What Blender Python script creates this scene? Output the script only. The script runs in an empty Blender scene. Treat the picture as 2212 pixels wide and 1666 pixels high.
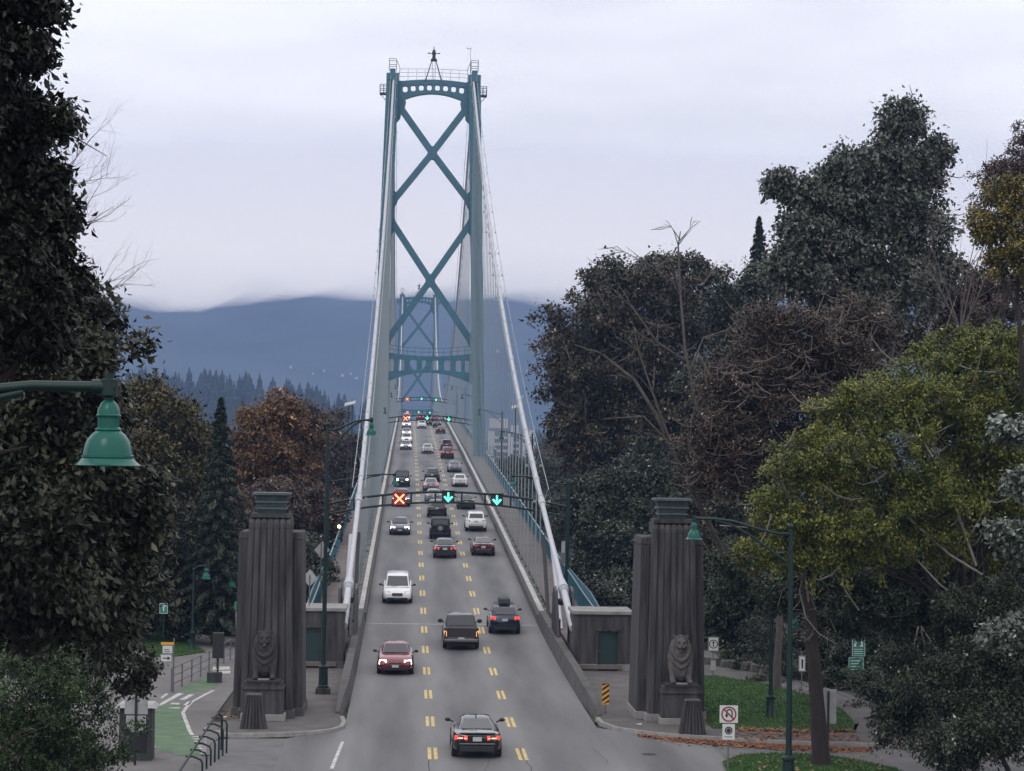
import bpy, math, random
import numpy as np
from mathutils import Vector, Matrix
random.seed(7); rng = np.random.default_rng(11)
scene = bpy.context.scene
COL = scene.collection
R = math.radians

# ------------------------------------------------------------------ camera
F_PX, YAW, PITCH, ROLL = 4602.0, -.0478862, .0293089, .0155949      # solved from lane marks and towers
CX, CZ = -2.822, 11.78                                              # on the pedestrian overpass
def cam_dir(a, b, c=1.0):
    a, b = a*math.cos(ROLL)-b*math.sin(ROLL), a*math.sin(ROLL)+b*math.cos(ROLL)
    y, z = c*math.cos(PITCH)-b*math.sin(PITCH), c*math.sin(PITCH)+b*math.cos(PITCH)
    x, y = a*math.cos(YAW)-y*math.sin(YAW), a*math.sin(YAW)+y*math.cos(YAW)
    return Vector((x, y, z))
cam = bpy.data.cameras.new('camera'); camo = bpy.data.objects.new('camera', cam); COL.objects.link(camo)
cam.sensor_width = 36; cam.sensor_fit = 'HORIZONTAL'; cam.lens = F_PX/2212*36
cam.clip_start = .1; cam.clip_end = 30000
ax, ay, az = cam_dir(1, 0, 0), cam_dir(0, 1, 0), -cam_dir(0, 0, 1)
camo.matrix_world = Matrix(((ax.x, ay.x, az.x, CX), (ax.y, ay.y, az.y, 0), (ax.z, ay.z, az.z, CZ), (0, 0, 0, 1)))
scene.camera = camo
def PY(u, v, Y):
    """point of the place at distance Y seen at u, v of the 2212 px wide survey"""
    d = cam_dir((u-1106)/F_PX, (833-v)/F_PX); t = Y/d.y
    return Vector((CX+d.x*t, Y, CZ+d.z*t))
def PG(u, v, z=0.0):
    d = cam_dir((u-1106)/F_PX, (833-v)/F_PX); t = (z-CZ)/d.z
    return Vector((CX+d.x*t, d.y*t, z))

# ------------------------------------------------------------------ world, sun, exposure
scene.view_settings.view_transform = 'Standard'; scene.view_settings.look = 'None'
scene.view_settings.gamma = 1; scene.view_settings.exposure = 0
W = bpy.data.worlds.new('World'); scene.world = W; W.use_nodes = True
nt = W.node_tree; nt.nodes.clear(); N = nt.nodes.new; L = nt.links.new
out = N('ShaderNodeOutputWorld'); bg = N('ShaderNodeBackground'); L(bg.outputs[0], out.inputs[0])
sky = N('ShaderNodeTexSky'); sky.sky_type = 'NISHITA'; sky.sun_disc = False
SUN_EL, SUN_AZ = R(50), R(200)
sky.sun_elevation = SUN_EL; sky.sun_rotation = SUN_AZ
tc = N('ShaderNodeTexCoord'); sep = N('ShaderNodeSeparateXYZ'); L(tc.outputs['Generated'], sep.inputs[0])
# overcast: soft layered cloud brightness over the elevation, stretched noise for banks
mp = N('ShaderNodeMapping'); mp.inputs['Scale'].default_value = (2.6, 2.6, 13); L(tc.outputs['Generated'], mp.inputs[0])
nz = N('ShaderNodeTexNoise'); nz.inputs['Scale'].default_value = 2.2; nz.inputs['Detail'].default_value = 4; nz.inputs['Roughness'].default_value = .45
L(mp.outputs[0], nz.inputs['Vector'])
rmp = N('ShaderNodeValToRGB'); L(sep.outputs[2], rmp.inputs[0]); cr = rmp.color_ramp
cr.elements[0].position = 0; cr.elements[0].color = (.68, .68, .75, 1)
cr.elements[1].position = 1; cr.elements[1].color = (.98, .95, .94, 1)
for p, c in ((.062, (.69, .68, .745, 1)), (.085, (.70, .695, .76, 1)), (.11, (.77, .72, .71, 1)), (.145, (.84, .79, .75, 1)), (.21, (.87, .845, .85, 1)), (.40, (.92, .92, .93, 1))):
    e = cr.elements.new(p); e.color = c
nm = N('ShaderNodeMapRange'); nm.inputs[1].default_value = .3; nm.inputs[2].default_value = .7; nm.inputs[3].default_value = .80; nm.inputs[4].default_value = 1.06
L(nz.outputs[0], nm.inputs[0])
mul = N('ShaderNodeMix'); mul.data_type = 'RGBA'; mul.blend_type = 'MULTIPLY'; mul.inputs[0].default_value = 1
L(rmp.outputs[0], mul.inputs[6]); L(nm.outputs[0], mul.inputs[7])
sc_ = N('ShaderNodeMix'); sc_.data_type = 'RGBA'; sc_.blend_type = 'MULTIPLY'; sc_.inputs[0].default_value = 1
L(sky.outputs[0], sc_.inputs[6]); sc_.inputs[7].default_value = (.08, .08, .08, 1)
mx = N('ShaderNodeMix'); mx.data_type = 'RGBA'; mx.inputs[0].default_value = .97
L(sc_.outputs[2], mx.inputs[6]); L(mul.outputs[2], mx.inputs[7]); L(mx.outputs[2], bg.inputs[0]); bg.inputs[1].default_value = 1.62
sl = bpy.data.lights.new('sun', 'SUN'); sl.energy = .6; sl.angle = R(25); sl.color = (1, .97, .93)
so = bpy.data.objects.new('sun', sl); COL.objects.link(so)
sd = Vector((math.sin(SUN_AZ)*math.cos(SUN_EL), math.cos(SUN_AZ)*math.cos(SUN_EL), math.sin(SUN_EL)))
so.rotation_euler = sd.to_track_quat('Z', 'Y').to_euler(); so.location = (0, 0, 200)
try:
    scene.cycles.volume_bounces = 1; scene.cycles.max_bounces = 8; scene.cycles.transparent_max_bounces = 12
except Exception: pass

# ------------------------------------------------------------------ helpers
def tag(o, label=None, cat=None, group=None, kind=None):
    if label: o['label'] = label
    if cat: o['category'] = cat
    if group: o['group'] = group
    if kind: o['kind'] = kind
    return o
def empty(name, loc, label, cat, group=None, rz=0, scale=1):
    o = bpy.data.objects.new(name, None); COL.objects.link(o); o.location = loc; o.rotation_euler = (0, 0, rz)
    o.scale = (scale, scale, scale); o.empty_display_size = .2
    return tag(o, label, cat, group)
class MB:
    def __init__(s): s.v = []; s.f = []; s.mi = []; s.m = 0
    def add(s, vs, fs):
        n = len(s.v); s.v += [tuple(p) for p in vs]; s.f += [tuple(n+i for i in f) for f in fs]; s.mi += [s.m]*len(fs); return s
    def box(s, x0, x1, y0, y1, z0, z1):
        return s.add([(x0,y0,z0),(x1,y0,z0),(x1,y1,z0),(x0,y1,z0),(x0,y0,z1),(x1,y0,z1),(x1,y1,z1),(x0,y1,z1)],
                     [(0,3,2,1),(4,5,6,7),(0,1,5,4),(1,2,6,5),(2,3,7,6),(3,0,4,7)])
    def frust(s, b, t, z0, z1):          # b, t = (x0,x1,y0,y1) at z0 and z1
        return s.add([(b[0],b[2],z0),(b[1],b[2],z0),(b[1],b[3],z0),(b[0],b[3],z0),(t[0],t[2],z1),(t[1],t[2],z1),(t[1],t[3],z1),(t[0],t[3],z1)],
                     [(0,3,2,1),(4,5,6,7),(0,1,5,4),(1,2,6,5),(2,3,7,6),(3,0,4,7)])
    def tube(s, pts, r, n=8, cap=True):
        pts = [Vector(p) for p in pts]; rs = r if hasattr(r, '__len__') else [r]*len(pts)
        base = len(s.v); up = None
        for i, p in enumerate(pts):
            t = (pts[min(i+1, len(pts)-1)]-pts[max(i-1, 0)])
            if t.length < 1e-9: t = Vector((0,0,1))
            t.normalize()
            if up is None:
                a = Vector((0,0,1)) if abs(t.z) < .9 else Vector((1,0,0)); up = (a-t*a.dot(t)).normalized()
            else:
                up = (up-t*up.dot(t)); up = up.normalized() if up.length > 1e-6 else Vector((1,0,0))
            w = t.cross(up)
            for k in range(n):
                a = 2*math.pi*k/n; s.v.append(tuple(p+(up*math.cos(a)+w*math.sin(a))*rs[i]))
        for i in range(len(pts)-1):
            for k in range(n):
                a = base+i*n+k; b = base+i*n+(k+1) % n; s.f.append((a, b, b+n, a+n)); s.mi.append(s.m)
        if cap:
            s.f.append(tuple(base+k for k in range(n))[::-1]); s.f.append(tuple(base+(len(pts)-1)*n+k for k in range(n))); s.mi += [s.m]*2
        return s
    def bar(s, a, b, w, h, up=(0,0,1)):   # rectangular bar from a to b; w across, h along up
        a = Vector(a); b = Vector(b); t = (b-a).normalized(); up = Vector(up); up = (up-t*up.dot(t)).normalized(); x = t.cross(up)
        vs = []
        for p in (a, b):
            for i, j in ((-1,-1),(1,-1),(1,1),(-1,1)): vs.append(p+x*(w/2*i)+up*(h/2*j))
        return s.add(vs, [(0,3,2,1),(4,5,6,7),(0,1,5,4),(1,2,6,5),(2,3,7,6),(3,0,4,7)])
    def lathe(s, prof, c=(0,0,0), n=24):
        base = len(s.v)
        for r, z in prof:
            for k in range(n):
                a = 2*math.pi*k/n; s.v.append((c[0]+r*math.cos(a), c[1]+r*math.sin(a), c[2]+z))
        for i in range(len(prof)-1):
            for k in range(n):
                a = base+i*n+k; b = base+i*n+(k+1) % n; s.f.append((a, b, b+n, a+n)); s.mi.append(s.m)
        return s
    def prism(s, poly, y0, y1, axis='Y'):  # poly = outline; extruded along axis
        n = len(poly)
        def P(p, d):
            return (p[0], d, p[1]) if axis == 'Y' else ((d, p[0], p[1]) if axis == 'X' else (p[0], p[1], d))
        vs = [P(p, y0) for p in poly]+[P(p, y1) for p in poly]
        fs = [tuple(range(n))[::-1], tuple(range(n, 2*n))]+[(i, (i+1) % n, (i+1) % n+n, i+n) for i in range(n)]
        return s.add(vs, fs)
    def ball(s, c, r, n=10, m=6):
        c = Vector(c); r = r if hasattr(r, '__len__') else (r, r, r); base = len(s.v)
        for j in range(m+1):
            ph = math.pi*j/m
            for k in range(n):
                a = 2*math.pi*k/n
                s.v.append((c.x+r[0]*math.sin(ph)*math.cos(a), c.y+r[1]*math.sin(ph)*math.sin(a), c.z+r[2]*math.cos(ph)))
        for j in range(m):
            for k in range(n):
                a = base+j*n+k; b = base+j*n+(k+1) % n; s.f.append((a, a+n, b+n, b)); s.mi.append(s.m)
        return s
    def build(s, name, mat, parent=None, smooth=None, bevel=None, loc=None, rz=0):
        me = bpy.data.meshes.new(name); me.from_pydata(s.v, [], s.f)
        for m in (mat if isinstance(mat, (list, tuple)) else [mat]): me.materials.append(m)
        if isinstance(mat, (list, tuple)): me.polygons.foreach_set('material_index', s.mi)
        me.update()
        import bmesh
        bm = bmesh.new(); bm.from_mesh(me); bmesh.ops.recalc_face_normals(bm, faces=bm.faces); bm.to_mesh(me); bm.free()
        if smooth is not None:
            me.polygons.foreach_set('use_smooth', [True]*len(me.polygons))
            if hasattr(me, 'set_sharp_from_angle'): me.set_sharp_from_angle(angle=R(smooth))
        o = bpy.data.objects.new(name, me); COL.objects.link(o)
        if parent: o.parent = parent
        if loc: o.location = loc
        o.rotation_euler.z = rz
        if bevel:
            b = o.modifiers.new('bevel', 'BEVEL'); b.width = bevel; b.segments = 2; b.limit_method = 'ANGLE'; b.angle_limit = R(35)
        return o
def copy_tree(o, parent=None):
    c = o.copy(); COL.objects.link(c); c.parent = parent
    for ch in list(o.children): copy_tree(ch, c)
    return c

# ------------------------------------------------------------------ materials
def mat(name, col, rough=.6, metal=0, emit=None, es=0, spec=.5, noise=None, bump=None, coat=0):
    """noise = (scale, amount, (stretch)) mottles the colour; bump = (scale, strength)"""
    m = bpy.data.materials.new(name); m.use_nodes = True; t = m.node_tree; b = t.nodes['Principled BSDF']
    b.inputs['Base Color'].default_value = (*col, 1); b.inputs['Roughness'].default_value = rough; b.inputs['Metallic'].default_value = metal
    b.inputs['Specular IOR Level'].default_value = spec; b.inputs['Coat Weight'].default_value = coat
    if emit: b.inputs['Emission Color'].default_value = (*emit, 1); b.inputs['Emission Strength'].default_value = es
    if noise or bump:
        g = t.nodes.new('ShaderNodeNewGeometry'); mpn = t.nodes.new('ShaderNodeMapping'); t.links.new(g.outputs['Position'], mpn.inputs[0])
    if noise:
        if len(noise) > 2: mpn.inputs['Scale'].default_value = noise[2]
        n = t.nodes.new('ShaderNodeTexNoise'); n.inputs['Scale'].default_value = noise[0]; n.inputs['Detail'].default_value = 5; n.inputs['Roughness'].default_value = .6
        t.links.new(mpn.outputs[0], n.inputs['Vector'])
        mr = t.nodes.new('ShaderNodeMapRange'); mr.inputs[1].default_value = .3; mr.inputs[2].default_value = .7
        mr.inputs[3].default_value = 1-noise[1]; mr.inputs[4].default_value = 1+noise[1]; t.links.new(n.outputs[0], mr.inputs[0])
        mm = t.nodes.new('ShaderNodeMix'); mm.data_type = 'RGBA'; mm.blend_type = 'MULTIPLY'; mm.inputs[0].default_value = 1
        mm.inputs[6].default_value = (*col, 1); t.links.new(mr.outputs[0], mm.inputs[7]); t.links.new(mm.outputs[2], b.inputs['Base Color'])
    if bump:
        n2 = t.nodes.new('ShaderNodeTexNoise'); n2.inputs['Scale'].default_value = bump[0]; n2.inputs['Detail'].default_value = 3
        t.links.new(g.outputs['Position'], n2.inputs['Vector'])
        bp = t.nodes.new('ShaderNodeBump'); bp.inputs['Strength'].default_value = bump[1]; bp.inputs['Distance'].default_value = .03
        t.links.new(n2.outputs[0], bp.inputs['Height']); t.links.new(bp.outputs[0], b.inputs['Normal'])
    return m
M = dict(
 green=mat('bridge_green', (.034,.122,.175), .45, noise=(1.2,.18)),
 dgreen=mat('lamp_green', (.003,.018,.017), .45, noise=(3,.15), spec=.35),
 bell=mat('bell_green', (.002,.085,.066), .22, spec=.3),
 cable=mat('cable_silver', (.40,.41,.45), .5, noise=(2,.08)),
 rope=mat('hanger_steel', (.22,.26,.28), .5),
 dark=mat('black_steel', (.012,.013,.016), .5),
 conc=mat('dark_concrete', (.044,.042,.044), .9, noise=(1.3,.66,(3,3,.3)), bump=(6,.5)),
 conc2=mat('parapet_concrete', (.075,.070,.069), .9, noise=(.9,.3), bump=(8,.4)),
 concl=mat('pale_concrete', (.22,.21,.205), .9, noise=(1.5,.25), bump=(8,.3)),
 walk=mat('sidewalk', (.098,.090,.088), .95, noise=(.8,.25), bump=(10,.3)),
 deckwalk=mat('bridge_sidewalk', (.135,.115,.108), .95, noise=(.5,.2)),
 edge=mat('barrier_rail', (.36,.345,.33), .6, noise=(1.5,.3)),
 kerb=mat('kerb', (.24,.23,.22), .9, noise=(3,.25)),
 grass=mat('grass', (.036,.090,.016), .9, noise=(1.4,.35), bump=(20,.8)),
 bikegreen=mat('bike_lane_green', (.085,.140,.080), .9, noise=(1.2,.3)),
 white=mat('white_paint', (.42,.42,.40), .8, noise=(4,.45)),
 yellow=mat('yellow_paint', (.56,.42,.17), .85, noise=(5,.42)),
 bronze=mat('verdigris', (.028,.048,.052), .6, noise=(4,.4)),
 lionc=mat('lion_concrete', (.034,.030,.029), .85, noise=(4,.35), bump=(10,.4)),
 signw=mat('sign_white', (.55,.56,.56), .5), signk=mat('sign_black', (.01,.01,.012), .5), signr=mat('sign_red', (.22,.012,.02), .5),
 signg=mat('sign_green', (.01,.16,.115), .5), signb=mat('sign_back', (.30,.305,.315), .45, noise=(3,.15)), signy=mat('sign_orange', (.68,.33,.03), .5),
 galv=mat('galvanised', (.11,.115,.12), .45),
 bark=mat('bark', (.022,.016,.014), .95, noise=(4,.4,(1,1,.3)), bump=(12,.8)),
 palebark=mat('pale_bark', (.16,.14,.125), .9, noise=(4,.3)),
 twigbark=mat('twig_bark', (.15,.115,.105), .85, noise=(6,.35)),
 midbark=mat('grey_bark', (.085,.072,.065), .9, noise=(4,.3)),
 tyre=mat('tyre', (.012,.012,.013), .8), rim=mat('rim', (.35,.36,.38), .3, .8),
 glass=mat('car_glass', (.02,.024,.03), .05, spec=.8), trim=mat('black_trim', (.012,.012,.014), .6), chrome=mat('chrome', (.55,.56,.58), .15, 1),
 plate=mat('plate', (.42,.43,.45), .6), lampoff=mat('tail_lens', (.22,.01,.012), .25), lenscl=mat('clear_lens', (.5,.5,.52), .15),
 tail_on=mat('tail_lit', (.5,.01,.01), .3, emit=(1,.06,.035), es=1.6), tail_core=mat('tail_core', (.8,.1,.05), .3, emit=(1,.38,.25), es=2.2),
 amber=mat('amber_lit', (.5,.2,.05), .3, emit=(1,.42,.12), es=1.6), head_on=mat('head_lit', (.9,.9,.9), .3, emit=(1,.97,1), es=10),
 red_x=mat('signal_red', (.5,.1,.05), .4, emit=(1,.42,.22), es=2.2), red_halo=mat('signal_red_panel', (.2,.01,.01), .4, emit=(.6,.02,.01), es=.22),
 grn=mat('signal_green', (.1,.6,.4), .4, emit=(.12,.95,.62), es=1.6),
 warm=mat('warm_lamp', (.8,.6,.3), .4, emit=(1,.75,.4), es=3),
 bldw=mat('building_white', (.42,.42,.44), .8), bldg=mat('building_glass', (.12,.14,.17), .4),
)
# ------------------------------------------------------------------ terrain, water, hills, haze
DK = [(-80,0),(82.2,0),(91.5,.03),(100.8,.12),(110,.24),(119.3,.45),(128.6,.77),(137.8,1.19),(147.1,1.69),(156.4,2.16),(165.6,2.61),(174.9,3.06),(184.2,3.55),(193.4,4.01),(202.7,4.49),(212,4.92),(221.2,5.39),(249,6.72),(276.8,8.07),(304.6,9.3),(323,10.24)]
def dz(y):
    if y > 561.6: y = 1123.2-y
    if y <= 323: return float(np.interp(y, *zip(*DK)))
    if y <= 470: return 10.24+.0435*(y-323)
    s = y-470; return 16.63+.0435*s-.0435*s*s/183.2
def ss(a, b, x):
    t = min(1, max(0, (x-a)/(b-a))); return t*t*(3-2*t)
def gz(x, y):
    near = -.05
    fall = -47*ss(126, 330, y)
    if abs(x) < 10: fall = min(fall, -3.5*ss(112, 122, y)-4*ss(122, 150, y))
    if y > 700: fall = -47+5*ss(780, 860, y)+22*ss(900, 2600, y)
    side = -2.0*ss(22, 60, abs(x))*(1-ss(120, 240, y))
    return near+fall+side
xs = [-9000,-5000,-2500,-1200,-600,-300,-150,-90,-60,-40,-30,-24,-20,-16,-13,-10.5,-9.6,-8,-5,0,5,8,9.6,10.5,13,16,20,24,30,40,60,90,150,300,600,1200,2500,5000,9000]
ys = [-200,-60,0,40,60,70,80,90,100,108,112,115,118,122,126,132,140,150,165,180,200,230,260,300,330,400,500,600,700,790,800,830,860,1000,1300,1700,2200,3000,5000,9000,16000]
mb = MB(); n = len(xs)
mb.add([(x, y, gz(x, y)) for y in ys for x in xs], [(j*n+i, j*n+i+1, (j+1)*n+i+1, (j+1)*n+i) for j in range(len(ys)-1) for i in range(n-1)])
ground_m = mat('forest_floor', (.030,.028,.020), .95, noise=(.4,.4), bump=(4,.6))
tag(mb.build('ground', ground_m), kind='structure')
wm = mat('sea_water', (.05,.07,.08), .12, bump=(.5,.3))
tag(MB().add([(-9000,315,-44.5),(9000,315,-44.5),(9000,815,-44.5),(-9000,815,-44.5)], [(0,1,2,3)]).build('water', wm), kind='structure')
def flat(name, pts, m, z, kind='structure'):
    mb = MB(); mb.add([(p[0], p[1], z) for p in pts], [tuple(range(len(pts)))])
    return mb.build(name, m)
# asphalt
asph = bpy.data.materials.new('asphalt'); asph.use_nodes = True; t = asph.node_tree; b = t.nodes['Principled BSDF']; b.inputs['Roughness'].default_value = .72
g = t.nodes.new('ShaderNodeNewGeometry'); sp = t.nodes.new('ShaderNodeSeparateXYZ'); t.links.new(g.outputs['Position'], sp.inputs[0])
mpn = t.nodes.new('ShaderNodeMapping'); mpn.inputs['Scale'].default_value = (1.0,.10,1); t.links.new(g.outputs['Position'], mpn.inputs[0])
n1 = t.nodes.new('ShaderNodeTexNoise'); n1.inputs['Scale'].default_value = .62; n1.inputs['Detail'].default_value = 6; t.links.new(mpn.outputs[0], n1.inputs['Vector'])
n2 = t.nodes.new('ShaderNodeTexNoise'); n2.inputs['Scale'].default_value = 9; n2.inputs['Detail'].default_value = 4; t.links.new(g.outputs['Position'], n2.inputs['Vector'])
# wheel tracks: worn bands in every lane (period = lane width), a tyre-darkened middle
wv = t.nodes.new('ShaderNodeMath'); wv.operation = 'MULTIPLY'; wv.inputs[1].default_value = 2*math.pi/3.43; t.links.new(sp.outputs[0], wv.inputs[0])
cs = t.nodes.new('ShaderNodeMath'); cs.operation = 'COSINE'; t.links.new(wv.outputs[0], cs.inputs[0])
a1 = t.nodes.new('ShaderNodeMath'); a1.operation = 'MULTIPLY'; a1.inputs[1].default_value = -.15; t.links.new(cs.outputs[0], a1.inputs[0])
a2 = t.nodes.new('ShaderNodeMath'); a2.operation = 'MULTIPLY_ADD'; a2.inputs[1].default_value = 1.15; t.links.new(n1.outputs[0], a2.inputs[0]); t.links.new(a1.outputs[0], a2.inputs[2])
a3 = t.nodes.new('ShaderNodeMath'); a3.operation = 'MULTIPLY_ADD'; a3.inputs[1].default_value = .3; t.links.new(n2.outputs[0], a3.inputs[0]); t.links.new(a2.outputs[0], a3.inputs[2])
rp = t.nodes.new('ShaderNodeValToRGB'); t.links.new(a3.outputs[0], rp.inputs[0])
rp.color_ramp.elements[0].position = .30; rp.color_ramp.elements[0].color = (.045,.045,.050,1); rp.color_ramp.elements[1].position = 1.0; rp.color_ramp.elements[1].color = (.165,.163,.166,1)
t.links.new(rp.outputs[0], b.inputs['Base Color'])
bp = t.nodes.new('ShaderNodeBump'); bp.inputs['Strength'].default_value = .3; bp.inputs['Distance'].default_value = .01; t.links.new(n2.outputs[0], bp.inputs['Height']); t.links.new(bp.outputs[0], b.inputs['Normal'])
# main road: flat approach, then the carriageway over the bridge
RY = [-80,60,70,76,82,86,90]+[94+3*i for i in range(130)]+[490+8*i for i in range(48)]
mb = MB(); vs = []
for y in RY:
    z = dz(y)+.002
    if y < 88: w0, w1 = (-60, 60) if y < -20 else (-10.2-.0*y, 10.6)
    else: w0, w1 = -5.3, 5.3
    if y < 88: w0, w1 = -7.5, 9.5
    vs += [(w0, y, z), (w0/3, y, z), (w1/3, y, z), (w1, y, z)]
mb.add(vs, [(4*i+k, 4*i+k+1, 4*i+k+5, 4*i+k+4) for i in range(len(RY)-1) for k in range(3)])
tag(mb.build('road', asph), kind='structure')
lo = mat('side_asphalt', (.118,.115,.118), .9, noise=(.7,.22), bump=(9,.3))
# side road aprons left and right of the approach
sideL = [(-7.5,60),(-7.5,86.0),(-9.7,86.05),(-10.2,85.6),(-10.4,84.0),(-10.4,60)]
tag(flat('side_road_left', sideL, lo, .0), kind='structure')
sideR = [(9.5,60),(30,60),(30,80),(24,84.2),(14.3,84.9),(10.8,86),(9.5,86.2)]
tag(flat('side_road_right', sideR, lo, .0), kind='structure')
# bike path and plaza left
pl = [(-10.4,60),(-10.4,84.2),(-10.2,86.2),(-9.6,86.4),(-9.6,91),(-11.0,91),(-11.0,104),(-9,118),(-10,126),(-16,133),(-24,133),(-24,100),(-16,86),(-13.6,78),(-14,60)]
tag(flat('path_left', pl, mat('path_asphalt', (.135,.125,.125), .95, noise=(.6,.22), bump=(9,.3)), .004), kind='structure')
def poly_px(pts): return [PG(400*.54216+x/1.91*.54216, 2200*.54216+y/1.91*.54216) for x, y in pts]
z = .010
g1 = poly_px([(345,1180),(430,1172),(610,1160),(628,1200),(640,1265),(668,1340),(700,1400),(760,1545),(690,1553),(600,1550),(430,1500),(410,1440),(365,1320)])
tag(flat('bike_lane', g1, M['bikegreen'], z), kind='structure')
g2 = poly_px([(600,1060),(690,1000),(760,960),(830,930),(915,920),(912,965),(905,1000),(870,1040),(650,1078)])
tag(flat('bike_lane_far', g2, M['bikegreen'], z), kind='structure')
mb = MB()
def strip(mb, a, b, w0, w1, z):
    a = Vector(a); b = Vector(b); t_ = (b-a); nrm = Vector((-t_.y, t_.x, 0)).normalized()
    mb.add([(a+nrm*w0/2).to_tuple()[:2]+(z,), (a-nrm*w0/2).to_tuple()[:2]+(z,), (b-nrm*w1/2).to_tuple()[:2]+(z,), (b+nrm*w1/2).to_tuple()[:2]+(z,)], [(0,1,2,3)])
z = .016
for quad in ([(428,1170),(458,1172),(636,1078),(590,1075)], [(600,1125),(640,1130),(716,1086),(676,1086)], [(628,1168),(668,1170),(700,1140),(665,1140)], [(530,1160),(600,1163),(604,1152),(545,1150)], [(520,1192),(605,1193),(605,1186),(525,1186)], [(455,1110),(470,1118),(520,1080),(500,1078)], [(340,1165),(350,1172),(372,1150),(362,1145)], [(850,900),(985,897),(985,872),(860,874)], [(840,930),(990,925),(990,905),(860,908)]):
    p = poly_px(quad); mb.add([(q.x, q.y, z) for q in p], [(0,1,2,3)])
ln = poly_px([(860,1055),(790,1090),(700,1140),(655,1185),(628,1222),(640,1262),(660,1310),(680,1365),(700,1395)])
for a, b in zip(ln, ln[1:]): strip(mb, a, b, .16, .16, z)
for i in range(8):
    a = poly_px([(352, 1352+i*19)])[0]; b = poly_px([(372+i*7, 1353+i*19)])[0]; strip(mb, a, b, .26, .26, z)
    a = poly_px([(700+i*9, 1410+i*18)])[0]; b = poly_px([(752+i*6, 1406+i*18)])[0]; strip(mb, a, b, .26, .26, z)
tag(mb.build('path_markings', M['white']), kind='structure')
# grass
gl = poly_px([(330,690),(345,760),(395,795),(510,805),(620,790),(740,772),(800,765),(740,720),(560,640),(420,610),(330,640)])
grL = flat('grass_left', gl, M['grass'], .05); tag(grL, 'mown green grass patch beside the far path left', 'grass', kind='stuff')
gr = [(10.3,93.5),(10.1,89.4),(11.5,89.4),(14.4,88.6),(15.9,88.5),(16.6,91.5),(17.0,96),(16.7,101),(15.4,106),(13.2,110),(10.3,110)]
tag(flat('path_base', [(10.2,86.6),(12.4,85.8),(24,85.4),(24,88.5),(19,90),(19.2,97),(18.6,103),(17.2,109),(15.6,116),(14.8,124),(10.2,124)], M['walk'], .122), kind='structure')
tag(flat('grass_right', gr, M['grass'], .165), 'green lawn behind the right kerb beside the pillar', 'grass', kind='stuff')
gr2 = [(9.0,78),(9.2,80.3),(10.2,82.2),(11.6,82.8),(13.2,82.6),(14.6,81),(15.5,79),(16.0,74),(9.3,74)]
tag(flat('grass_verge', gr2, M['grass'], .07), 'grass verge in the bottom right corner around the leaning tree', 'grass', kind='stuff')
# grass blades
def blades(name, poly, n, z0, label):
    P = np.array([(p[0], p[1]) for p in poly]); mn, mx_ = P.min(0), P.max(0); pts = []
    while len(pts) < n:
        q = mn+(mx_-mn)*rng.random(2); ins = False; j = len(P)-1
        for i in range(len(P)):
            if (P[i,1] > q[1]) != (P[j,1] > q[1]) and q[0] < (P[j,0]-P[i,0])*(q[1]-P[i,1])/(P[j,1]-P[i,1])+P[i,0]: ins = not ins
            j = i
        if ins: pts.append(q)
    pts = np.array(pts); a = rng.random(n)*6.28; h = .05+.06*rng.random(n); w = .02
    v = np.zeros((n,3,3)); v[:,0] = np.c_[pts[:,0]-w*np.cos(a), pts[:,1]-w*np.sin(a), np.full(n,z0)]; v[:,1] = np.c_[pts[:,0]+w*np.cos(a), pts[:,1]+w*np.sin(a), np.full(n,z0)]
    v[:,2] = np.c_[pts[:,0]+(rng.random(n)-.5)*.06, pts[:,1]+(rng.random(n)-.5)*.06, z0+h]
    me = bpy.data.meshes.new(name); me.from_pydata(v.reshape(-1,3).tolist(), [], np.arange(3*n).reshape(-1,3).tolist()); me.materials.append(M['grass'])
    o = bpy.data.objects.new(name, me); COL.objects.link(o); tag(o, label, 'grass', kind='stuff')
blades('grass_blades', gr, 20000, .16, 'short blades of the right lawn'); blades('grass_blades', gr2, 12000, .065, 'short blades of the corner verge'); blades('grass_blades', [(p.x,p.y) for p in gl], 6000, .045, 'short blades of the far left grass patch')
# right hand sidewalk and paths
sw = [(5.75,93.5),(5.55,92.6),(5.6,91.0),(6.0,89.6),(6.8,88.5),(7.9,87.6),(9.2,87.0),(10.8,86.35),(12.4,85.7),(14.3,85.3),(16.5,85.1),(24,85.0),(24,88.4),(16.2,88.45),(14.5,88.5),(11.5,89.3),(10.1,89.5),(10.5,96),(10.5,113),(9,116),(5.75,116)]
def raised(name, poly, m, h, kerbpts=None):
    mb = MB(); n_ = len(poly)
    mb.add([(p[0],p[1],h) for p in poly]+[(p[0],p[1],-.02) for p in poly], [tuple(range(n_))]+[(i,(i+1) % n_,(i+1) % n_+n_,i+n_) for i in range(n_)])
    return tag(mb.build(name, m), kind='structure')
raised('sidewalk_right', sw, M['walk'], .13)
swl = [(-5.75,93.5),(-5.5,92.2),(-5.35,90.5),(-5.4,89.0),(-5.8,88.0),(-6.5,87.3),(-7.6,86.8),(-9.0,86.4),(-9.9,86.4),(-10.4,87.2),(-10.5,90),(-10.5,116),(-5.75,116)]
raised('sidewalk_left', swl, M['walk'], .13)
def kerb(name, pts):
    for i in range(len(pts)-1):
        pass
    mb = MB(); n_ = len(pts); vs = []
    for i, p in enumerate(pts):
        a = Vector(pts[max(i-1,0)]); c = Vector(pts[min(i+1,n_-1)]); d = (c-a).normalized(); nn = Vector((-d.y, d.x))
        for off, zz in ((-.10,-.02),(-.085,.155),(.10,.155),(.10,-.02)): vs.append((p[0]+nn.x*off, p[1]+nn.y*off, zz))
    mb.add(vs, [(4*i+k, 4*i+k+1, 4*i+k+5, 4*i+k+4) for i in range(n_-1) for k in range(3)])
    tag(mb.build(name, M['kerb']), kind='structure')
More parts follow.
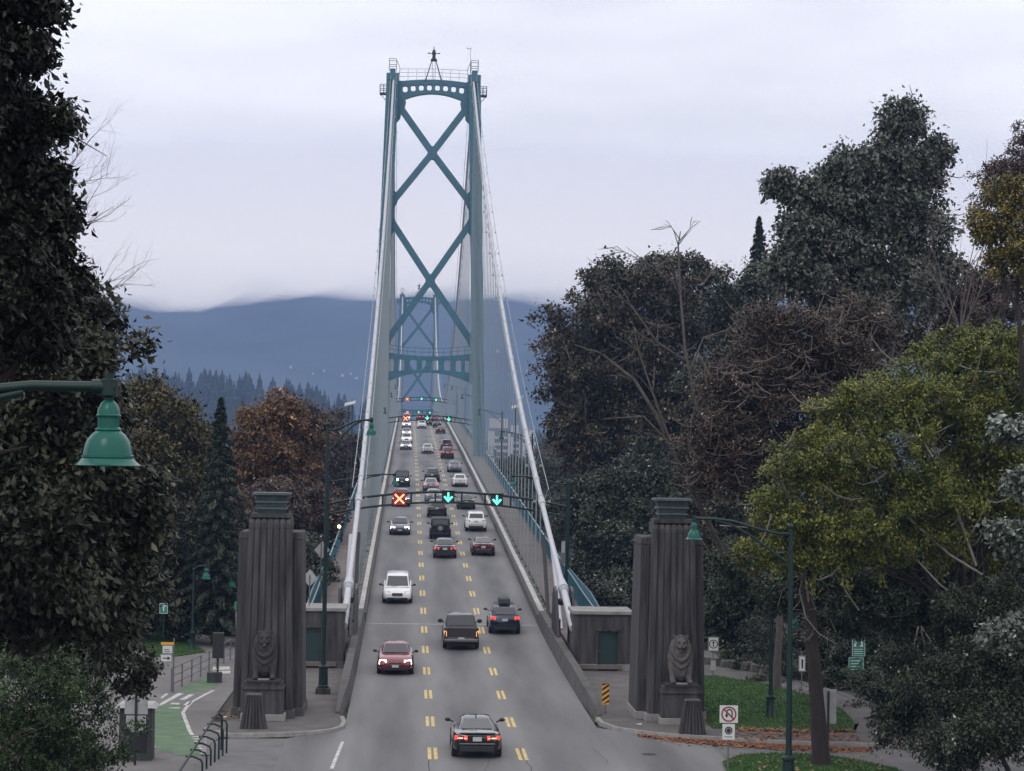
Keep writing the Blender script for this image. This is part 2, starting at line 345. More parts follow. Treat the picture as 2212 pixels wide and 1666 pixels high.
kerb('kerb_right', [Vector(p) for p in sw[1:12]])
kerb('kerb_left', [Vector(p) for p in swl[1:10]][::-1])
pr = [(14.4,88.7),(16.0,88.6),(16.8,91.6),(17.2,96),(16.9,101.2),(15.6,106.3),(13.4,110.2),(13.3,122),(15.3,122),(15.6,114),(17.5,108),(18.7,101),(19,96),(18.6,90),(18.3,88.6)]
tag(flat('path_right', pr, M['walk'], .13), kind='structure')
# ------------------------------------------------------------------ road markings
mb = MB()
def dsheet(mb, x0, x1, y0, y1, off):
    k = max(1, int((y1-y0)/3)); 
    for i in range(k):
        a = y0+(y1-y0)*i/k; b_ = y0+(y1-y0)*(i+1)/k
        mb.add([(x0,a,dz(a)+off),(x1,a,dz(a)+off),(x1,b_,dz(b_)+off),(x0,b_,dz(b_)+off)], [(0,1,2,3)])
k = -1
while True:
    y = 82.25+9.265*k
    if y > 760: break
    for sx in (-1, 1):
        for o_ in (-.115, .115): dsheet(mb, sx*1.716+o_-.07, sx*1.716+o_+.07, y-1.55, y+1.55, .010)
    k += 1
tag(mb.build('lane_markings', M['yellow']), kind='structure')
mb = MB(); p0, p1 = PG(742,1598), PG(716,1662); strip(mb, p0, p1, .12, .14, .012)
tag(mb.build('edge_line', M['white']), kind='structure')
mb = MB(); dsheet(mb, -5.25, 5.25, 131.0, 131.35, .014)
tag(mb.build('expansion_joint', mat('joint', (.27,.27,.28), .8, noise=(3,.35,(3,.3,1)))), kind='structure')
mb = MB(); dsheet(mb, -5.25, 5.25, 286.5, 286.9, .014)
tag(mb.build('expansion_joint_far', mat('joint2', (.24,.24,.25), .8)), kind='structure')
# cracks and sealed seams in the near road
mb = MB()
def crack(pts, w=.03):
    for a, b_ in zip(pts, pts[1:]): strip(mb, Vector((a[0],a[1],0)), Vector((b_[0],b_[1],0)), w, w, .008)
def wander(x0, y0, x1, y1, n_, amp, w=.03):
    crack([(x0+(x1-x0)*i/n_+random.uniform(-amp,amp), y0+(y1-y0)*i/n_) for i in range(n_+1)], w)
wander(-1.9,70,-1.85,86.5,14,.03); wander(1.9,74,1.72,90,16,.06); wander(1.66,95,1.63,112,12,.03,.02); wander(-5.2,88,5.2,88.6,12,.08,.03); wander(-1.5,86,-1.2,88.4,5,.12,.03); wander(-1.9,86.2,-1.4,88.4,6,.15,.03)
wander(3.2,96,3.5,84,9,.05,.02); wander(-3.6,104,-3.3,92,9,.06,.018); wander(-5.0,112.2,5.0,112.0,14,.04,.02); wander(0.2,78,.9,86,8,.08,.018); wander(4.9,80,4.0,90,10,.08,.02)
tag(mb.build('road_cracks', mat('crack', (.03,.03,.032), .9)), kind='structure')
for x, y in ((-5.15,90.6),(5.3,91.9),(-5.1,96.0)):
    mb = MB(); mb.box(x-.25,x+.25,y-.3,y+.3,.004,.02); 
    for i in range(5): mb.box(x-.2,x+.2,y-.24+i*.11,y-.20+i*.11,.02,.03)
    tag(mb.build('drain_grate', M['trim']), 'dark iron drain grate at the foot of the '+('left parapet end' if y==90.6 else 'right kerb corner' if x>0 else 'left parapet further up'), 'drain')
mc = MB(); q = PG(1402,1630); mc.lathe([(0,.012),(.28,.012),(.30,.004)], (q.x,q.y,0), 20)
tag(mc.build('manhole_cover', M['trim']), 'round dark manhole cover in the right side road', 'manhole')

# ------------------------------------------------------------------ hills and mountain
def fbm(x, seed=0.0):
    return sum(math.sin(x*f+seed*1.7+f)*a for f, a in ((1,1),(2.3,.5),(4.9,.28),(9.7,.15)))
mtn = mat('mountain_forest', (.016,.030,.034), .95, noise=(.006,.5,(1,1,2.2)))
def mtn_z(x, y0):
    f = min(1, max(0, (y0-2900)/1900)); ridge = 520+35*fbm(x/900, 2)
    return -30+ridge*(f**.9)+14*fbm(x/150+f*9, 5)*min(1, f*3)
mb = MB(); NX = 90; NYr = 14
for j in range(NYr):
    f = j/(NYr-1)
    for i in range(NX):
        x = -3200+6400*i/(NX-1)
        ridge = 520+35*fbm(x/900, 2)
        y = 2900+1900*f+60*fbm(x/260+f*4, 3)
        zz = -30+ridge*(f**.9)+14*fbm(x/150+f*9, 5)*min(1, f*3)
        mb.v.append((x, y, zz))
mb.f = [(j*NX+i, j*NX+i+1, (j+1)*NX+i+1, (j+1)*NX+i) for j in range(NYr-1) for i in range(NX-1)]
tag(mb.build('mountain', mtn, smooth=60), kind='structure')
# wooded ridge in the middle distance
def ridge_z(x): # metres, from the skyline of the photograph at 1700 m
    X = [-700,-330,-260,-235,-180,-120,-90,-60,-35,-10,40,110,200,400,800]
    Z = [38,56,60,64,66,62,55,46,40,22,10,20,30,36,30]
    return float(np.interp(x, X, Z))
mb = MB(); NX = 60
for j, (yy, k) in enumerate(((1350,0),(1500,.45),(1620,.85),(1700,1),(1850,.9),(2100,.4))):
    for i in range(NX):
        x = -800+1600*i/(NX-1); mb.v.append((x, yy, -38+(ridge_z(x)+38-14)*k))
mb.f = [(j*NX+i, j*NX+i+1, (j+1)*NX+i+1, (j+1)*NX+i) for j in range(5) for i in range(NX-1)]
tag(mb.build('wooded_hill', mat('hill_forest', (.018,.028,.022), .95, noise=(.05,.4))), kind='structure')
def cones(name, n, fn, m, label, hr=(8,27)):
    mb = MB(); 
    for _ in range(n):
        x, y, zb = fn(); h = random.uniform(*hr); r = h*random.uniform(.16,.26); k = 6; a0 = random.random()*6
        base = len(mb.v); lv = [(0,.55),(.18,1),(.22,.7),(.45,.75),(.5,.45),(.75,.42),(.8,.22)]
        for q_, rr in lv:
            for i in range(k):
                a = a0+i*2*math.pi/k; w = random.uniform(.7,1.2); mb.v.append((x+r*rr*w*math.cos(a), y+r*rr*w*math.sin(a), zb+h*q_))
        mb.v.append((x, y, zb+h)); tip = len(mb.v)-1
        for q_ in range(len(lv)-1):
            for i in range(k): mb.f.append((base+q_*k+i, base+q_*k+(i+1) % k, base+(q_+1)*k+(i+1) % k, base+(q_+1)*k+i))
        for i in range(k): mb.f.append((base+(len(lv)-1)*k+i, base+(len(lv)-1)*k+(i+1) % k, tip))
    o = mb.build(name, m); tag(o, label, 'forest', kind='stuff')
def f1():
    x = random.uniform(-560, 330); yy = random.uniform(1400, 1730); k = float(np.interp(yy, [1350,1500,1620,1700,1850], [0,.45,.85,1,.9]))
    return x, yy, -40+(ridge_z(x)+38-14)*k
cones('hill_forest', 3200, f1, mat('far_conifers', (.016,.028,.024), .95, noise=(.08,.4)), 'dark conifer forest covering the middle distance hill')
def f2():
    x = random.uniform(40, 260); return x, random.uniform(880, 1250), -44
cones('shore_forest', 500, f2, mat('shore_conifers', (.022,.032,.018), .95, noise=(.08,.4)), 'misty trees on the far shore right of the bridge', (14,34))
# houses on the mountain side: a few pale specks
hs = [(832,812),(620,800),(1325,1)]
for i, (u, v) in enumerate([(628,792),(676,806),(740,810),(758,806),(700,800),(770,816),(1085,748),(1118,760),(1150,790),(1165,842),(1138,846),(1170,742)]):
    if i > 5: u, v = u-10, v+10
    p = PY(u, v, 2900); yy = 2900
    while yy < 4600 and mtn_z(p.x, yy) < p.z: yy += 12; p = PY(u, v, yy)
    d = random.uniform(1.2, 2.4)
    hb = empty('house', (p.x, p.y, p.z), ['small white house far off on the mountain foot left of the bridge','small pale house far off on the slope right of the bridge'][u > 900], 'house', 'far houses on the left of the mountain foot' if u < 900 else 'far houses on the right of the mountain foot')
    mb = MB(); mb.box(-d, d, -5, 5, -3, 1.4); mb.build('wall', M['bldw'], hb)
    mb = MB(); mb.prism([(-d-.5,1.4),(d+.5,1.4),(0,2.8)], -6, 6); mb.build('roof', M['bldg'], hb)
# apartment towers
def tower_block(x0, x1, y, top, dp, label, floors):
    t_ = empty('apartment_tower', ((x0+x1)/2, y, -44), label, 'building')
    w = (x1-x0)/2; h = top+44
    MB().box(-w, w, 0, dp, 0, h).build('wall', M['bldg'], t_)
    mb = MB(); mb.box(-w-.5, -w*.45, -.8, -.02, h*.3, h-1.5); mb.box(w*.82, w+.5, -.8, -.02, h*.3, h-1.5); mb.build('pier', M['bldw'], t_)
    mb = MB(); mb.box(-w*.9, w*.9, 1, dp-1, h, h+4.5); mb.build('roof_house', M['bldw'], t_)
    for i in range(floors):
        zz = h-2-(i+1)*3.1; MB().box(-w*.40, w*.78, -1.4, -.05, zz, zz+1.25).build('balcony_band', M['bldw'], t_)
p = PY(1056, 920, 1000); q = PY(1101, 920, 1000)
tower_block(p.x, q.x, 1000, p.z-1, 12, 'tall pale apartment tower with balcony bands right of the bridge tower', 22)
p = PY(1104, 938, 1080); q = PY(1122, 938, 1080)
tower_block(p.x, q.x, 1080, p.z, 12, 'narrower pale apartment block behind the right hangers', 20)
p = PY(1131, 948, 1120); q = PY(1156, 948, 1120)
tower_block(p.x, q.x, 1120, p.z, 12, 'low wide pale apartment block rightmost beside the cable', 16)
# low cloud lying on the mountain: it gives the sky's own light
cm = bpy.data.materials.new('cloud'); cm.use_nodes = True; t = cm.node_tree; t.nodes.clear()
o_ = t.nodes.new('ShaderNodeOutputMaterial'); ab = t.nodes.new('ShaderNodeVolumeAbsorption'); em = t.nodes.new('ShaderNodeEmission'); ad = t.nodes.new('ShaderNodeAddShader')
ab.inputs['Color'].default_value = (0,0,0,1); ab.inputs['Density'].default_value = .0033
em.inputs['Color'].default_value = (1.10,1.02,.985,1); em.inputs['Strength'].default_value = .0033
t.links.new(ab.outputs[0], ad.inputs[0]); t.links.new(em.outputs[0], ad.inputs[1]); t.links.new(ad.outputs[0], o_.inputs['Volume'])
def cloud_base(x, y):
    return float(np.interp(x*4000/max(y,3000), [-2000,-900,-567,-394,-281,-72,189,302,700,2000], [300,292,284,275,288,296,306,298,304,300]))-8+7*fbm(x/140+y/600, 4)+3.5*fbm(x/31+y/90, 7)
mb = MB(); NX, NY = 240, 24; X0, X1, Y0, Y1 = -3300, 3300, 3300, 5200
for top in (0, 1):
    for j in range(NY):
        for i in range(NX):
            x = X0+(X1-X0)*i/(NX-1); y = Y0+(Y1-Y0)*j/(NY-1)
            mb.v.append((x, y, min(640, 305+(y-3300)*.30) if top else min(cloud_base(x, y)+max(0, (3700-y))*.15, 300+(y-3300)*.28)))
n_ = NX*NY
for j in range(NY-1):
    for i in range(NX-1):
        a = j*NX+i; mb.f.append((a, a+NX, a+NX+1, a+1)); mb.f.append((n_+a, n_+a+1, n_+a+NX+1, n_+a+NX))
for i in range(NX-1):
    mb.f.append((i, i+1, n_+i+1, n_+i)); a = (NY-1)*NX+i; mb.f.append((a, n_+a, n_+a+1, a+1))
for j in range(NY-1):
    a = j*NX; mb.f.append((a, n_+a, n_+a+NX, a+NX)); a = j*NX+NX-1; mb.f.append((a, a+NX, n_+a+NX, n_+a))
tag(mb.build('cloud', cm), kind='structure')
# haze
hz = bpy.data.materials.new('haze'); hz.use_nodes = True; t = hz.node_tree; t.nodes.clear()
o_ = t.nodes.new('ShaderNodeOutputMaterial'); pv = t.nodes.new('ShaderNodeVolumePrincipled')
pv.inputs['Color'].default_value = (.36,.54,.95,1); pv.inputs['Density'].default_value = .00015; pv.inputs['Anisotropy'].default_value = .0
t.links.new(pv.outputs[0], o_.inputs['Volume'])
tag(MB().box(-9500, 9500, -250, 16500, -60, 665).build('haze', hz), 'thin blue haze in the air over the strait', 'haze', kind='stuff')
# ------------------------------------------------------------------ the suspension bridge
BR = empty('suspension_bridge', (0, 325, 0), 'tall green suspension bridge with pale cables carrying the road into the distance', 'bridge')
BR.location = (0, 0, 0)
T1, T2, TOPZ = 325.1, 798.2, 68.2
def cable_z(y):
    if y > 561.6: y = 1123.2-y
    if y >= T1: return 23.9+(TOPZ-23.9)*((561.65-y)/236.5)**2
    s = y-121; return 3.75+.2*s+.000566*s*s
# deck slab, sidewalks, barriers as parts
DY = [112+4*i for i in range(221)]
def ribbon(mb, xa, xb, za, zb, ys_):      # a closed box-section ribbon following the deck
    vs = []
    for y in ys_:
        z = dz(y); vs += [(xa,y,z+za),(xb,y,z+za),(xb,y,z+zb),(xa,y,z+zb)]
    m_ = len(ys_)
    mb.add(vs, [(4*i+k, 4*i+(k+1) % 4, 4*i+4+(k+1) % 4, 4*i+4+k) for i in range(m_-1) for k in range(4)]+[(0,1,2,3),(4*m_-1,4*m_-2,4*m_-3,4*m_-4)])
mb = MB(); ribbon(mb, -6.4, 6.4, -.5, -.02, DY); mb.build('deck', M['conc2'], BR)
mb = MB()
for s in (-1, 1): ribbon(mb, s*6.0-.25, s*6.0+.25, -2.6, -.52, DY)
for i in range(len(DY)-1):
    for s in (-1, 1): mb.bar((s*8.3, DY[i], dz(DY[i])-.25), (s*6.3, DY[i], dz(DY[i])-2.2), .15, .15)
mb.build('stiffening_girder', M['green'], BR)
for s in (-1, 1):
    mb = MB(); x0, x1 = (6.42, 8.55) if s > 0 else (-8.55, -6.42)
    ribbon(mb, x0, x1, -.05, .16, [112+3*i for i in range(295)])
    for yt in (T1, T2):           # the walk widens round the tower leg
        z = dz(yt); xa, xb = (s*8.5, s*10.4) if s > 0 else (s*10.4, s*8.5)
        mb.prism([(s*8.5, yt-9), (s*10.4, yt-5), (s*10.4, yt+5), (s*8.5, yt+9)], z-.1, z+.15, 'Z')
    for i in range(120):
        y = 118+i*3.6
        mb.add([(x0,y,dz(y)+.164),(x1,y,dz(y)+.164),(x1,y+.05,dz(y+.05)+.164),(x0,y+.05,dz(y+.05)+.164)], [(0,1,2,3)])
    mb.build('sidewalk', M['deckwalk'], BR)
    # parapet on the approach and barrier on the span, with its pale top rail
    mb = MB(); pts = [93.2,94,96,99,103,108,114,120,126,132]
    hh = [.16,.30,.55,.74,.84,.88,.88,.88,.86,.82]; vs = []
    for y, h in zip(pts, hh):
        z = dz(y); xi = 5.30+.25*max(0, (99-y)/6); xo = 5.80
        vs += [(s*xi,y,z-.1),(s*(xi+.12),y,z+h),(s*xo,y,z+h),(s*(xo+.05),y,z-.1)]
    mb.add(vs, [(4*i+k, 4*i+(k+1) % 4, 4*i+4+(k+1) % 4, 4*i+4+k) for i in range(len(pts)-1) for k in range(4)]+[(0,1,2,3),(39,38,37,36)])
    mb.build('parapet', M['conc2'], BR)
    mb = MB(); ribbon(mb, s*5.42-.13, s*5.42+.13, -.05, .56, [132+3*i for i in range(280)]); mb.build('barrier', M['conc2'], BR)
    mb = MB(); ribbon(mb, s*5.62-.15, s*5.62+.15, .58, .72, [132+3*i for i in range(280)])
    mb.build('barrier_rail', M['edge'], BR)
    for i in range(48):
        y = 134+i*2.6; z = dz(y); MB().box(s*5.95-.12, s*5.95+.16, y-.12, y+.12, z-.02, z+.42).build('barrier_bracket', M['edge'], BR)
    # outer railing: posts, mesh bars, top and bottom rail
    mb = MB()
    def rx(y):
        for yt in (T1, T2):
            d = abs(y-yt)
            if d < 9: return 10.3 if d < 5 else 10.3-(d-5)/4*1.8
        return 8.5
    YR = [116+3*i for i in range(290)]
    for y0, y1 in zip(YR, YR[1:]):
        a = (s*rx(y0), y0, dz(y0)); b_ = (s*rx(y1), y1, dz(y1))
        mb.bar((a[0],a[1],a[2]+.24), (b_[0],b_[1],b_[2]+.24), .05, .08)
        mb.bar(a, (a[0],a[1],a[2]+1.42), .12, .12, (0,1,0))
        if y0 < 330:
            nb = 10 if y0 < 230 else 5
            for q in range(1, nb):
                f = q/nb; x = a[0]+(b_[0]-a[0])*f; y = y0+(y1-y0)*f; z = a[2]+(b_[2]-a[2])*f
                mb.bar((x,y,z+.25), (x,y,z+1.38), .035, .035, (0,1,0))
    ra = mb.build('railing', M['green'], BR)
    mb = MB()
    for y0, y1 in zip(YR, YR[1:]): mb.bar((s*rx(y0), y0, dz(y0)+1.44), (s*rx(y1), y1, dz(y1)+1.44), .10, .07)
    mb.build('top_rail', mat('rail_paint', (.16,.25,.27), .4), ra)
    # solid wing plate of the railing curving down to the wing building
    mb = MB(); YW = [117,119,121,124,128,133,140,150,158]; TW = [.3,.75,1.15,1.5,1.75,1.9,1.75,1.5,1.44]; vs = []
    for y, h in zip(YW, TW): vs += [(s*8.62,y,dz(y)+.1),(s*8.70,y,dz(y)+.1),(s*8.70,y,dz(y)+h+1.6*max(0,(128-y)/11)*0),(s*8.62,y,dz(y)+h)]
    mb.add(vs, [(4*i+k, 4*i+(k+1) % 4, 4*i+4+(k+1) % 4, 4*i+4+k) for i in range(len(YW)-1) for k in range(4)]+[(0,1,2,3),(35,34,33,32)])
    mb.build('railing_plate', M['green'], BR)
    # main cable with its wrapping bands and hand ropes
    mb = MB(); ys_ = [113.8,117,121]+[121+4.08*i for i in range(1, 51)]+[T1+6*i for i in range(79)]+[T2+9.3*i for i in range(23)]
    def cz(y): return 2.2+(y-113.8)*.215 if y < 121 else cable_z(y)
    pts = [(s*6.1, y, cz(y)) for y in ys_]
    cab = MB().tube(pts, [.20]*3+[.165]*(len(pts)-3), 10).build('main_cable', M['cable'], BR, smooth=50)
    mb = MB()
    for y in (142.0,):
        a = Vector((s*6.1, y-.7, cable_z(y-.7))); b_ = Vector((s*6.1, y+.7, cable_z(y+.7))); mb.tube([a, b_], .24, 12)
    mb.build('cable_clamp', M['cable'], cab)
    mb = MB()
    for dx in (-.42, .42):
        hr = [(s*6.1+dx, y, cz(y)+.95) for y in ys_ if y > 140]
        mb.tube(hr, .028, 4)
    for i in range(62):
        y = 142+10*i if 142+10*i < 792 else 792; zc = cz(y)
        for dx in (-.42, .42): mb.bar((s*6.1+dx*.3, y, zc), (s*6.1+dx, y, zc+1.0), .03, .03, (0,1,0))
        if i < 22:
            for dx in (-.5, .5): mb.box(s*6.1+dx-.09, s*6.1+dx+.09, y-.1, y+.1, zc-.02, zc+.14)
    mb.build('hand_rope', M['rope'], cab)
    # splay collar, dark anchor frame, tie post and strut pipe near the wing building
    mb = MB(); c = Vector((s*6.1, 121.3, cable_z(121.3))); d = Vector((0,.975,.22))
    mb.tube([c-d*.1, c+d*.1, c+d*1.5], [.31,.31,.22], 14)
    for k in range(3): mb.tube([c-d*(.16+k*.22), c-d*(.26+k*.22)], .27, 14)
    mb.build('splay_collar', M['cable'], BR, smooth=40)
    mb = MB()
    for dx in (-.54, .38): mb.prism([(117.2, .1), (122.9, .3), (122.6, 3.5), (121.6, 3.95), (120.3, 3.75)], s*6.1+dx, s*6.1+dx+.16, 'X')
    mb.box(s*6.1-.30, s*6.1+.30, 120.2, 121.9, 2.95, 3.22)
    mb.build('anchor_frame', M['dark'], BR, bevel=.02)
    mb = MB(); mb.bar((s*5.95, 137.6, 6.1), (s*6.02, 132.0, .9), .22, .30, (0,1,0)); mb.build('tie_post', M['dark'], BR)
    mb = MB(); mb.tube([(s*6.45, 137.5, 6.0), (s*6.50, 128.0, .9)], .135, 10); mb.build('strut_pipe', M['cable'], BR, smooth=50)
    mb = MB(); 
    for k in range(7): mb.box(s*6.15-.02+.0, s*6.15+.02, 124+k*.28, 124.04+k*.28, .75, 1.8)
    mb.box(s*6.15-.03, s*6.15+.03, 124, 125.8, 1.78, 1.84); mb.box(s*6.15-.03, s*6.15+.03, 124, 125.8, .78, .84)
    mb.build('gate', M['dark'], BR)
# hangers: each a pair of wire ropes from the cable band to a deck socket
def hanger_mb(mb, s, y, n_=4, r=.032):
    zt, zb = cable_z(y)-.1, dz(y)+.1
    for dy in (-.16, .16): mb.tube([(s*6.1, y+dy, zb), (s*6.1, y+dy, zt)], r, n_, cap=False)
    mb.box(s*6.1-.14, s*6.1+.14, y-.28, y+.28, zb-.2, zb+.10)
    mb.box(s*6.1-.08, s*6.1+.08, y-.2, y+.2, zb+.30, zb+.42)
hy = [(y, s) for y in [143.3+4.9*i for i in range(37)] for s in (-1, 1)]
hm = [(330+4.93*i, s) for i in range(95) for s in (-1, 1) if abs(330+4.93*i-T2) > 3]
for y, s in hy+hm[:26]:
    mb = MB(); hanger_mb(mb, s, y); hg = mb.build('hanger', M['rope'], BR)
    MB().tube([(s*6.1, y-.22, cable_z(y-.22)), (s*6.1, y+.22, cable_z(y+.22))], .205, 10).build('cable_band', M['cable'], hg)
mb = MB()
for y, s in hm[26:]: hanger_mb(mb, s, y, 3, .04)
tag(mb.build('far_hangers', M['rope'], BR), kind='stuff')

# towers
def tower(y0, beacon=True):
    def inner(z): return 7.32-.0292*z
    def outer(z): return 9.02-.0272*z
    # portal strut is the root part of the tower
    def arch_strip(mb, lo, hi, xw, n_=28, yd=.55, z_open=()):
        xs_ = [-xw+2*xw*i/n_ for i in range(n_+1)]
        vs = []
        for x in xs_: vs += [(x, y0-yd, lo(x)), (x, y0-yd, hi(x)), (x, y0+yd, hi(x)), (x, y0+yd, lo(x))]
        mb.add(vs, [(4*i+k, 4*i+(k+1) % 4, 4*i+4+(k+1) % 4, 4*i+4+k) for i in range(n_) for k in range(4)])
    mb = MB()                                             # upper portal: chords and webs leave eight openings
    top = lambda x: 67.9-.42*(x/5.5)**2+.55*max(0, (abs(x)-4.6)/.9)**2*.4
    mid1 = lambda x: 67.15-.45*(x/5.5)**2
    mid0 = lambda x: 66.25-.60*(x/5.5)**2
    bot = lambda x: 65.75-1.25*(x/5.0)**2-(1.0*((abs(x)-4.2)/1.2)**2 if abs(x) > 4.2 else 0)
    arch_strip(mb, mid1, top, 5.5); arch_strip(mb, bot, mid0, 5.5)
    op = [(-4.32+i*1.234) for i in range(8)]
    ed = [-5.5]+[(op[i]+op[i+1])/2 for i in range(7)]+[5.5]
    for i in range(9):
        if i == 0: xa, xb = -5.5, op[0]-.36
        elif i == 8: xa, xb = op[7]+.36, 5.5
        else: xa, xb = op[i-1]+.36, op[i]-.36
        xm = (xa+xb)/2; mb.box(xa, xb, y0-.53, y0+.53, mid0(xm)-.1, mid1(xm)+.1)
    for x in op:                                           # rounded corners
        for sx in (-1, 1):
            xc = x+sx*.36
            mb.prism([(xc, mid1(x)+.02), (xc-sx*.17, mid1(x)+.02), (xc, mid1(x)-.19)], y0-.52, y0+.52)
            mb.prism([(xc, mid0(x)-.02), (xc, mid0(x)+.19), (xc-sx*.17, mid0(x)-.02)], y0-.52, y0+.52)
    # gusset under the portal
    for s in (-1, 1):
        mb.prism([(s*5.6, 66), (s*4.6, 64.9), (s*4.15, 64.5), (s*4.3, 63.6), (s*4.9, 62.5), (s*5.0, 61.9), (s*5.25, 61.6), (s*5.6, 61.2)], y0-.50, y0+.50)
    t_ = mb.build('tower', M['green'], BR)
    # legs
    for s in (-1, 1):
        mb = MB()
        zs = [-46, 0, 12, 30, 50, 67.6]
        for (fa, fb, ya, yb) in ((0,.34,-1.6,1.6),(.34,.66,-1.25,1.25),(.66,1,-1.6,1.6)):   # fluted: flange, recessed web, flange
            vs = []
            for z in zs:
                i_, o_ = inner(z), outer(z); a = i_+(o_-i_)*fa; b_ = i_+(o_-i_)*fb
                vs += [(s*a, y0+ya, z), (s*b_, y0+ya, z), (s*b_, y0+yb, z), (s*a, y0+yb, z)]
            mb.add(vs, [(4*i+k, 4*i+(k+1) % 4, 4*i+4+(k+1) % 4, 4*i+4+k) for i in range(5) for k in range(4)]+[(0,3,2,1),(20,21,22,23)])
        mb.box(s*6.25-.95, s*6.25+.95, y0-1.7, y0+1.7, 67.61, 68.6); mb.box(s*6.25-.42, s*6.25+.42, y0-1.5, y0+1.5, 68.6, 69.3)
        lg = mb.build('leg', M['green'], t_)
        mb = MB()                                          # maintenance cage on top and balcony at the side
        c = s*6.25
        for dx in (-.55, .55):
            for dy in (-.9, .9): mb.bar((c+dx, y0+dy, 69.3), (c+dx, y0+dy, 70.9), .07, .07, (0,1,0))
        for zz in (70.0, 70.9):
            for dy in (-.9, .9): mb.bar((c-.55, y0+dy, zz), (c+.55, y0+dy, zz), .07, .07)
            for dx in (-.55, .55): mb.bar((c+dx, y0-.9, zz), (c+dx, y0+.9, zz), .07, .07)
        mb.tube([(c-s*.95, y0, 68.6), (c-s*1.1, y0, 69.6), (c-s*.8, y0, 70.4), (c-s*.55, y0, 70.9)], .04, 5)
        for zz in (65.7, 66.3, 66.95):
            mb.bar((s*7.2, y0-.8, zz), (s*8.15, y0-.8, zz), .08, .08); mb.bar((s*8.15, y0-.8, zz), (s*8.15, y0+.8, zz), .08, .08); mb.bar((s*8.15, y0+.8, zz), (s*7.2, y0+.8, zz), .08, .08)
        for dy in (-.8, .8): mb.bar((s*8.15, y0+dy, 65.6), (s*8.15, y0+dy, 67), .09, .09, (0,1,0)); mb.bar((s*7.6, y0+dy, 65.6), (s*7.6, y0+dy, 67), .09, .09, (0,1,0))
        mb.box(min(s*7.2, s*8.2), max(s*7.2, s*8.2), y0-.85, y0+.85, 65.55, 65.63)
        mb.bar((s*7.2, y0, 64.6), (s*8.1, y0, 65.55), .09, .09)
        mb.build('access_platform', M['dark'], t_)
    def brace(z_top, z_mid, z_bot, xt, xb):
        mb = MB()
        for s in (-1, 1):
            mb.bar((s*xt, y0, z_top), (s*.0, y0, z_mid), .52*2, .95, (s*1,0,1.3)); mb.bar((0, y0, z_mid), (-s*xb, y0, z_bot), .50*2, .95, (s*1,0,1.3))
            # gussets at the leg
            mb.prism([(-s*(xb+.1), z_bot+1.5), (-s*(xb-.45), z_bot+.95), (-s*(xb-.5), z_bot-.3), (-s*(xb+.1), z_bot-1.5)], y0-.48, y0+.48)
        mb.prism([(-.75,z_mid), (-.45,z_mid+.95), (0,z_mid+1.0), (.45,z_mid+.95), (.75,z_mid), (.45,z_mid-.95), (0,z_mid-1.0), (-.45,z_mid-.95)], y0-.54, y0+.54)
        return mb.build('cross_brace', M['green'], t_)
    brace(63.2, 56.7, 49.4, 4.75, 5.7); brace(45.9, 37.1, 28.0, 5.9, 6.35)
    for s in (-1, 1):
        mb = MB(); mb.prism([(s*6.1, 47.3), (s*5.45, 46.2), (s*5.5, 44.9), (s*6.1, 43.9)], y0-.48, y0+.48)
        mb.prism([(s*6.05, 49.9), (s*5.7, 48.6), (s*5.75, 46.9), (s*6.0, 45.5)], y0-.47, y0+.47); mb.build('gusset', M['green'], t_)
    brace(7.5, 0, -10, 6.9, 7.3); brace(-10.5, -22, -33, 7.4, 8)
    # lower portal above the road
    mb = MB()
    hi = lambda x: 25.55+.50*(x/6.5)**2; m1 = lambda x: 24.95+.10*(x/6.5)**2; m0 = lambda x: 23.45-.35*(x/6.5)**2; lo = lambda x: 23.05-1.55*(x/6.5)**2
    arch_strip(mb, m1, hi, 6.65); arch_strip(mb, lo, m0, 6.65)
    cs_ = [-5.9,-4.35,-2.2,-.75,.75,2.2,4.35,5.9]
    for a, b_ in ((-6.65,-6.15),(-5.35,-4.75),(-3.75,-2.85),(-1.85,-1.05),(-.05-.4,.45),(1.05+.4,2.35),(3.05+.3,4.1),(4.95,5.5),(6.15,6.65)):
        mb.box(a, b_, y0-.53, y0+.53, m0((a+b_)/2)-.2, m1((a+b_)/2)+.1)
    for a in (-6.15,-5.35,-4.75,-3.75,-2.85,-1.85,-1.05,-.45,.45,1.45,2.35,3.35,4.1,4.95,5.5,6.15):
        s = 1 if a in (-6.15,-4.75,-2.85,-1.05,.45,2.35,4.1,5.5) else -1
        mb.prism([(a, m1(a)+.02), (a+s*.15, m1(a)+.02), (a, m1(a)-.15)], y0-.52, y0+.52); mb.prism([(a, m0(a)-.02), (a, m0(a)+.15), (a+s*.15, m0(a)-.02)], y0-.52, y0+.52)
    mb.build('lower_portal', M['green'], t_)
    mb = MB()
    for h in (.55, 1.1):
        pts = [(-6.6+13.2*i/16, y0-.4, hi(-6.6+13.2*i/16)+h+.1*h) for i in range(17)]; mb.tube(pts, .045, 5)
    for i in range(13): x = -6.5+13*i/12; mb.bar((x, y0-.4, hi(x)), (x, y0-.4, hi(x)+1.2), .06, .06, (0,1,0))
    mb.build('portal_railing', M['green'], t_)
    mb = MB()
    for h in (.6,1.2,1.75):
        mb.tube([(-5.3, y0-.3, 67.7+h), (0, y0-.3, 67.85+h), (5.3, y0-.3, 67.7+h)], .035, 5)
    for i in range(9): x = -5.2+10.4*i/8; mb.bar((x, y0-.3, 67.6), (x, y0-.3, 69.55), .055, .055, (0,1,0))
    mb.build('top_railing', M['rope'], t_)
    mb = MB()
    for dx in (-1.25, 1.25):
        for dy in (-.7, .7): mb.bar((dx, y0+dy, 67.7), (dx*.25, y0+dy*.25, 70.9), .11, .11, (0,1,0))
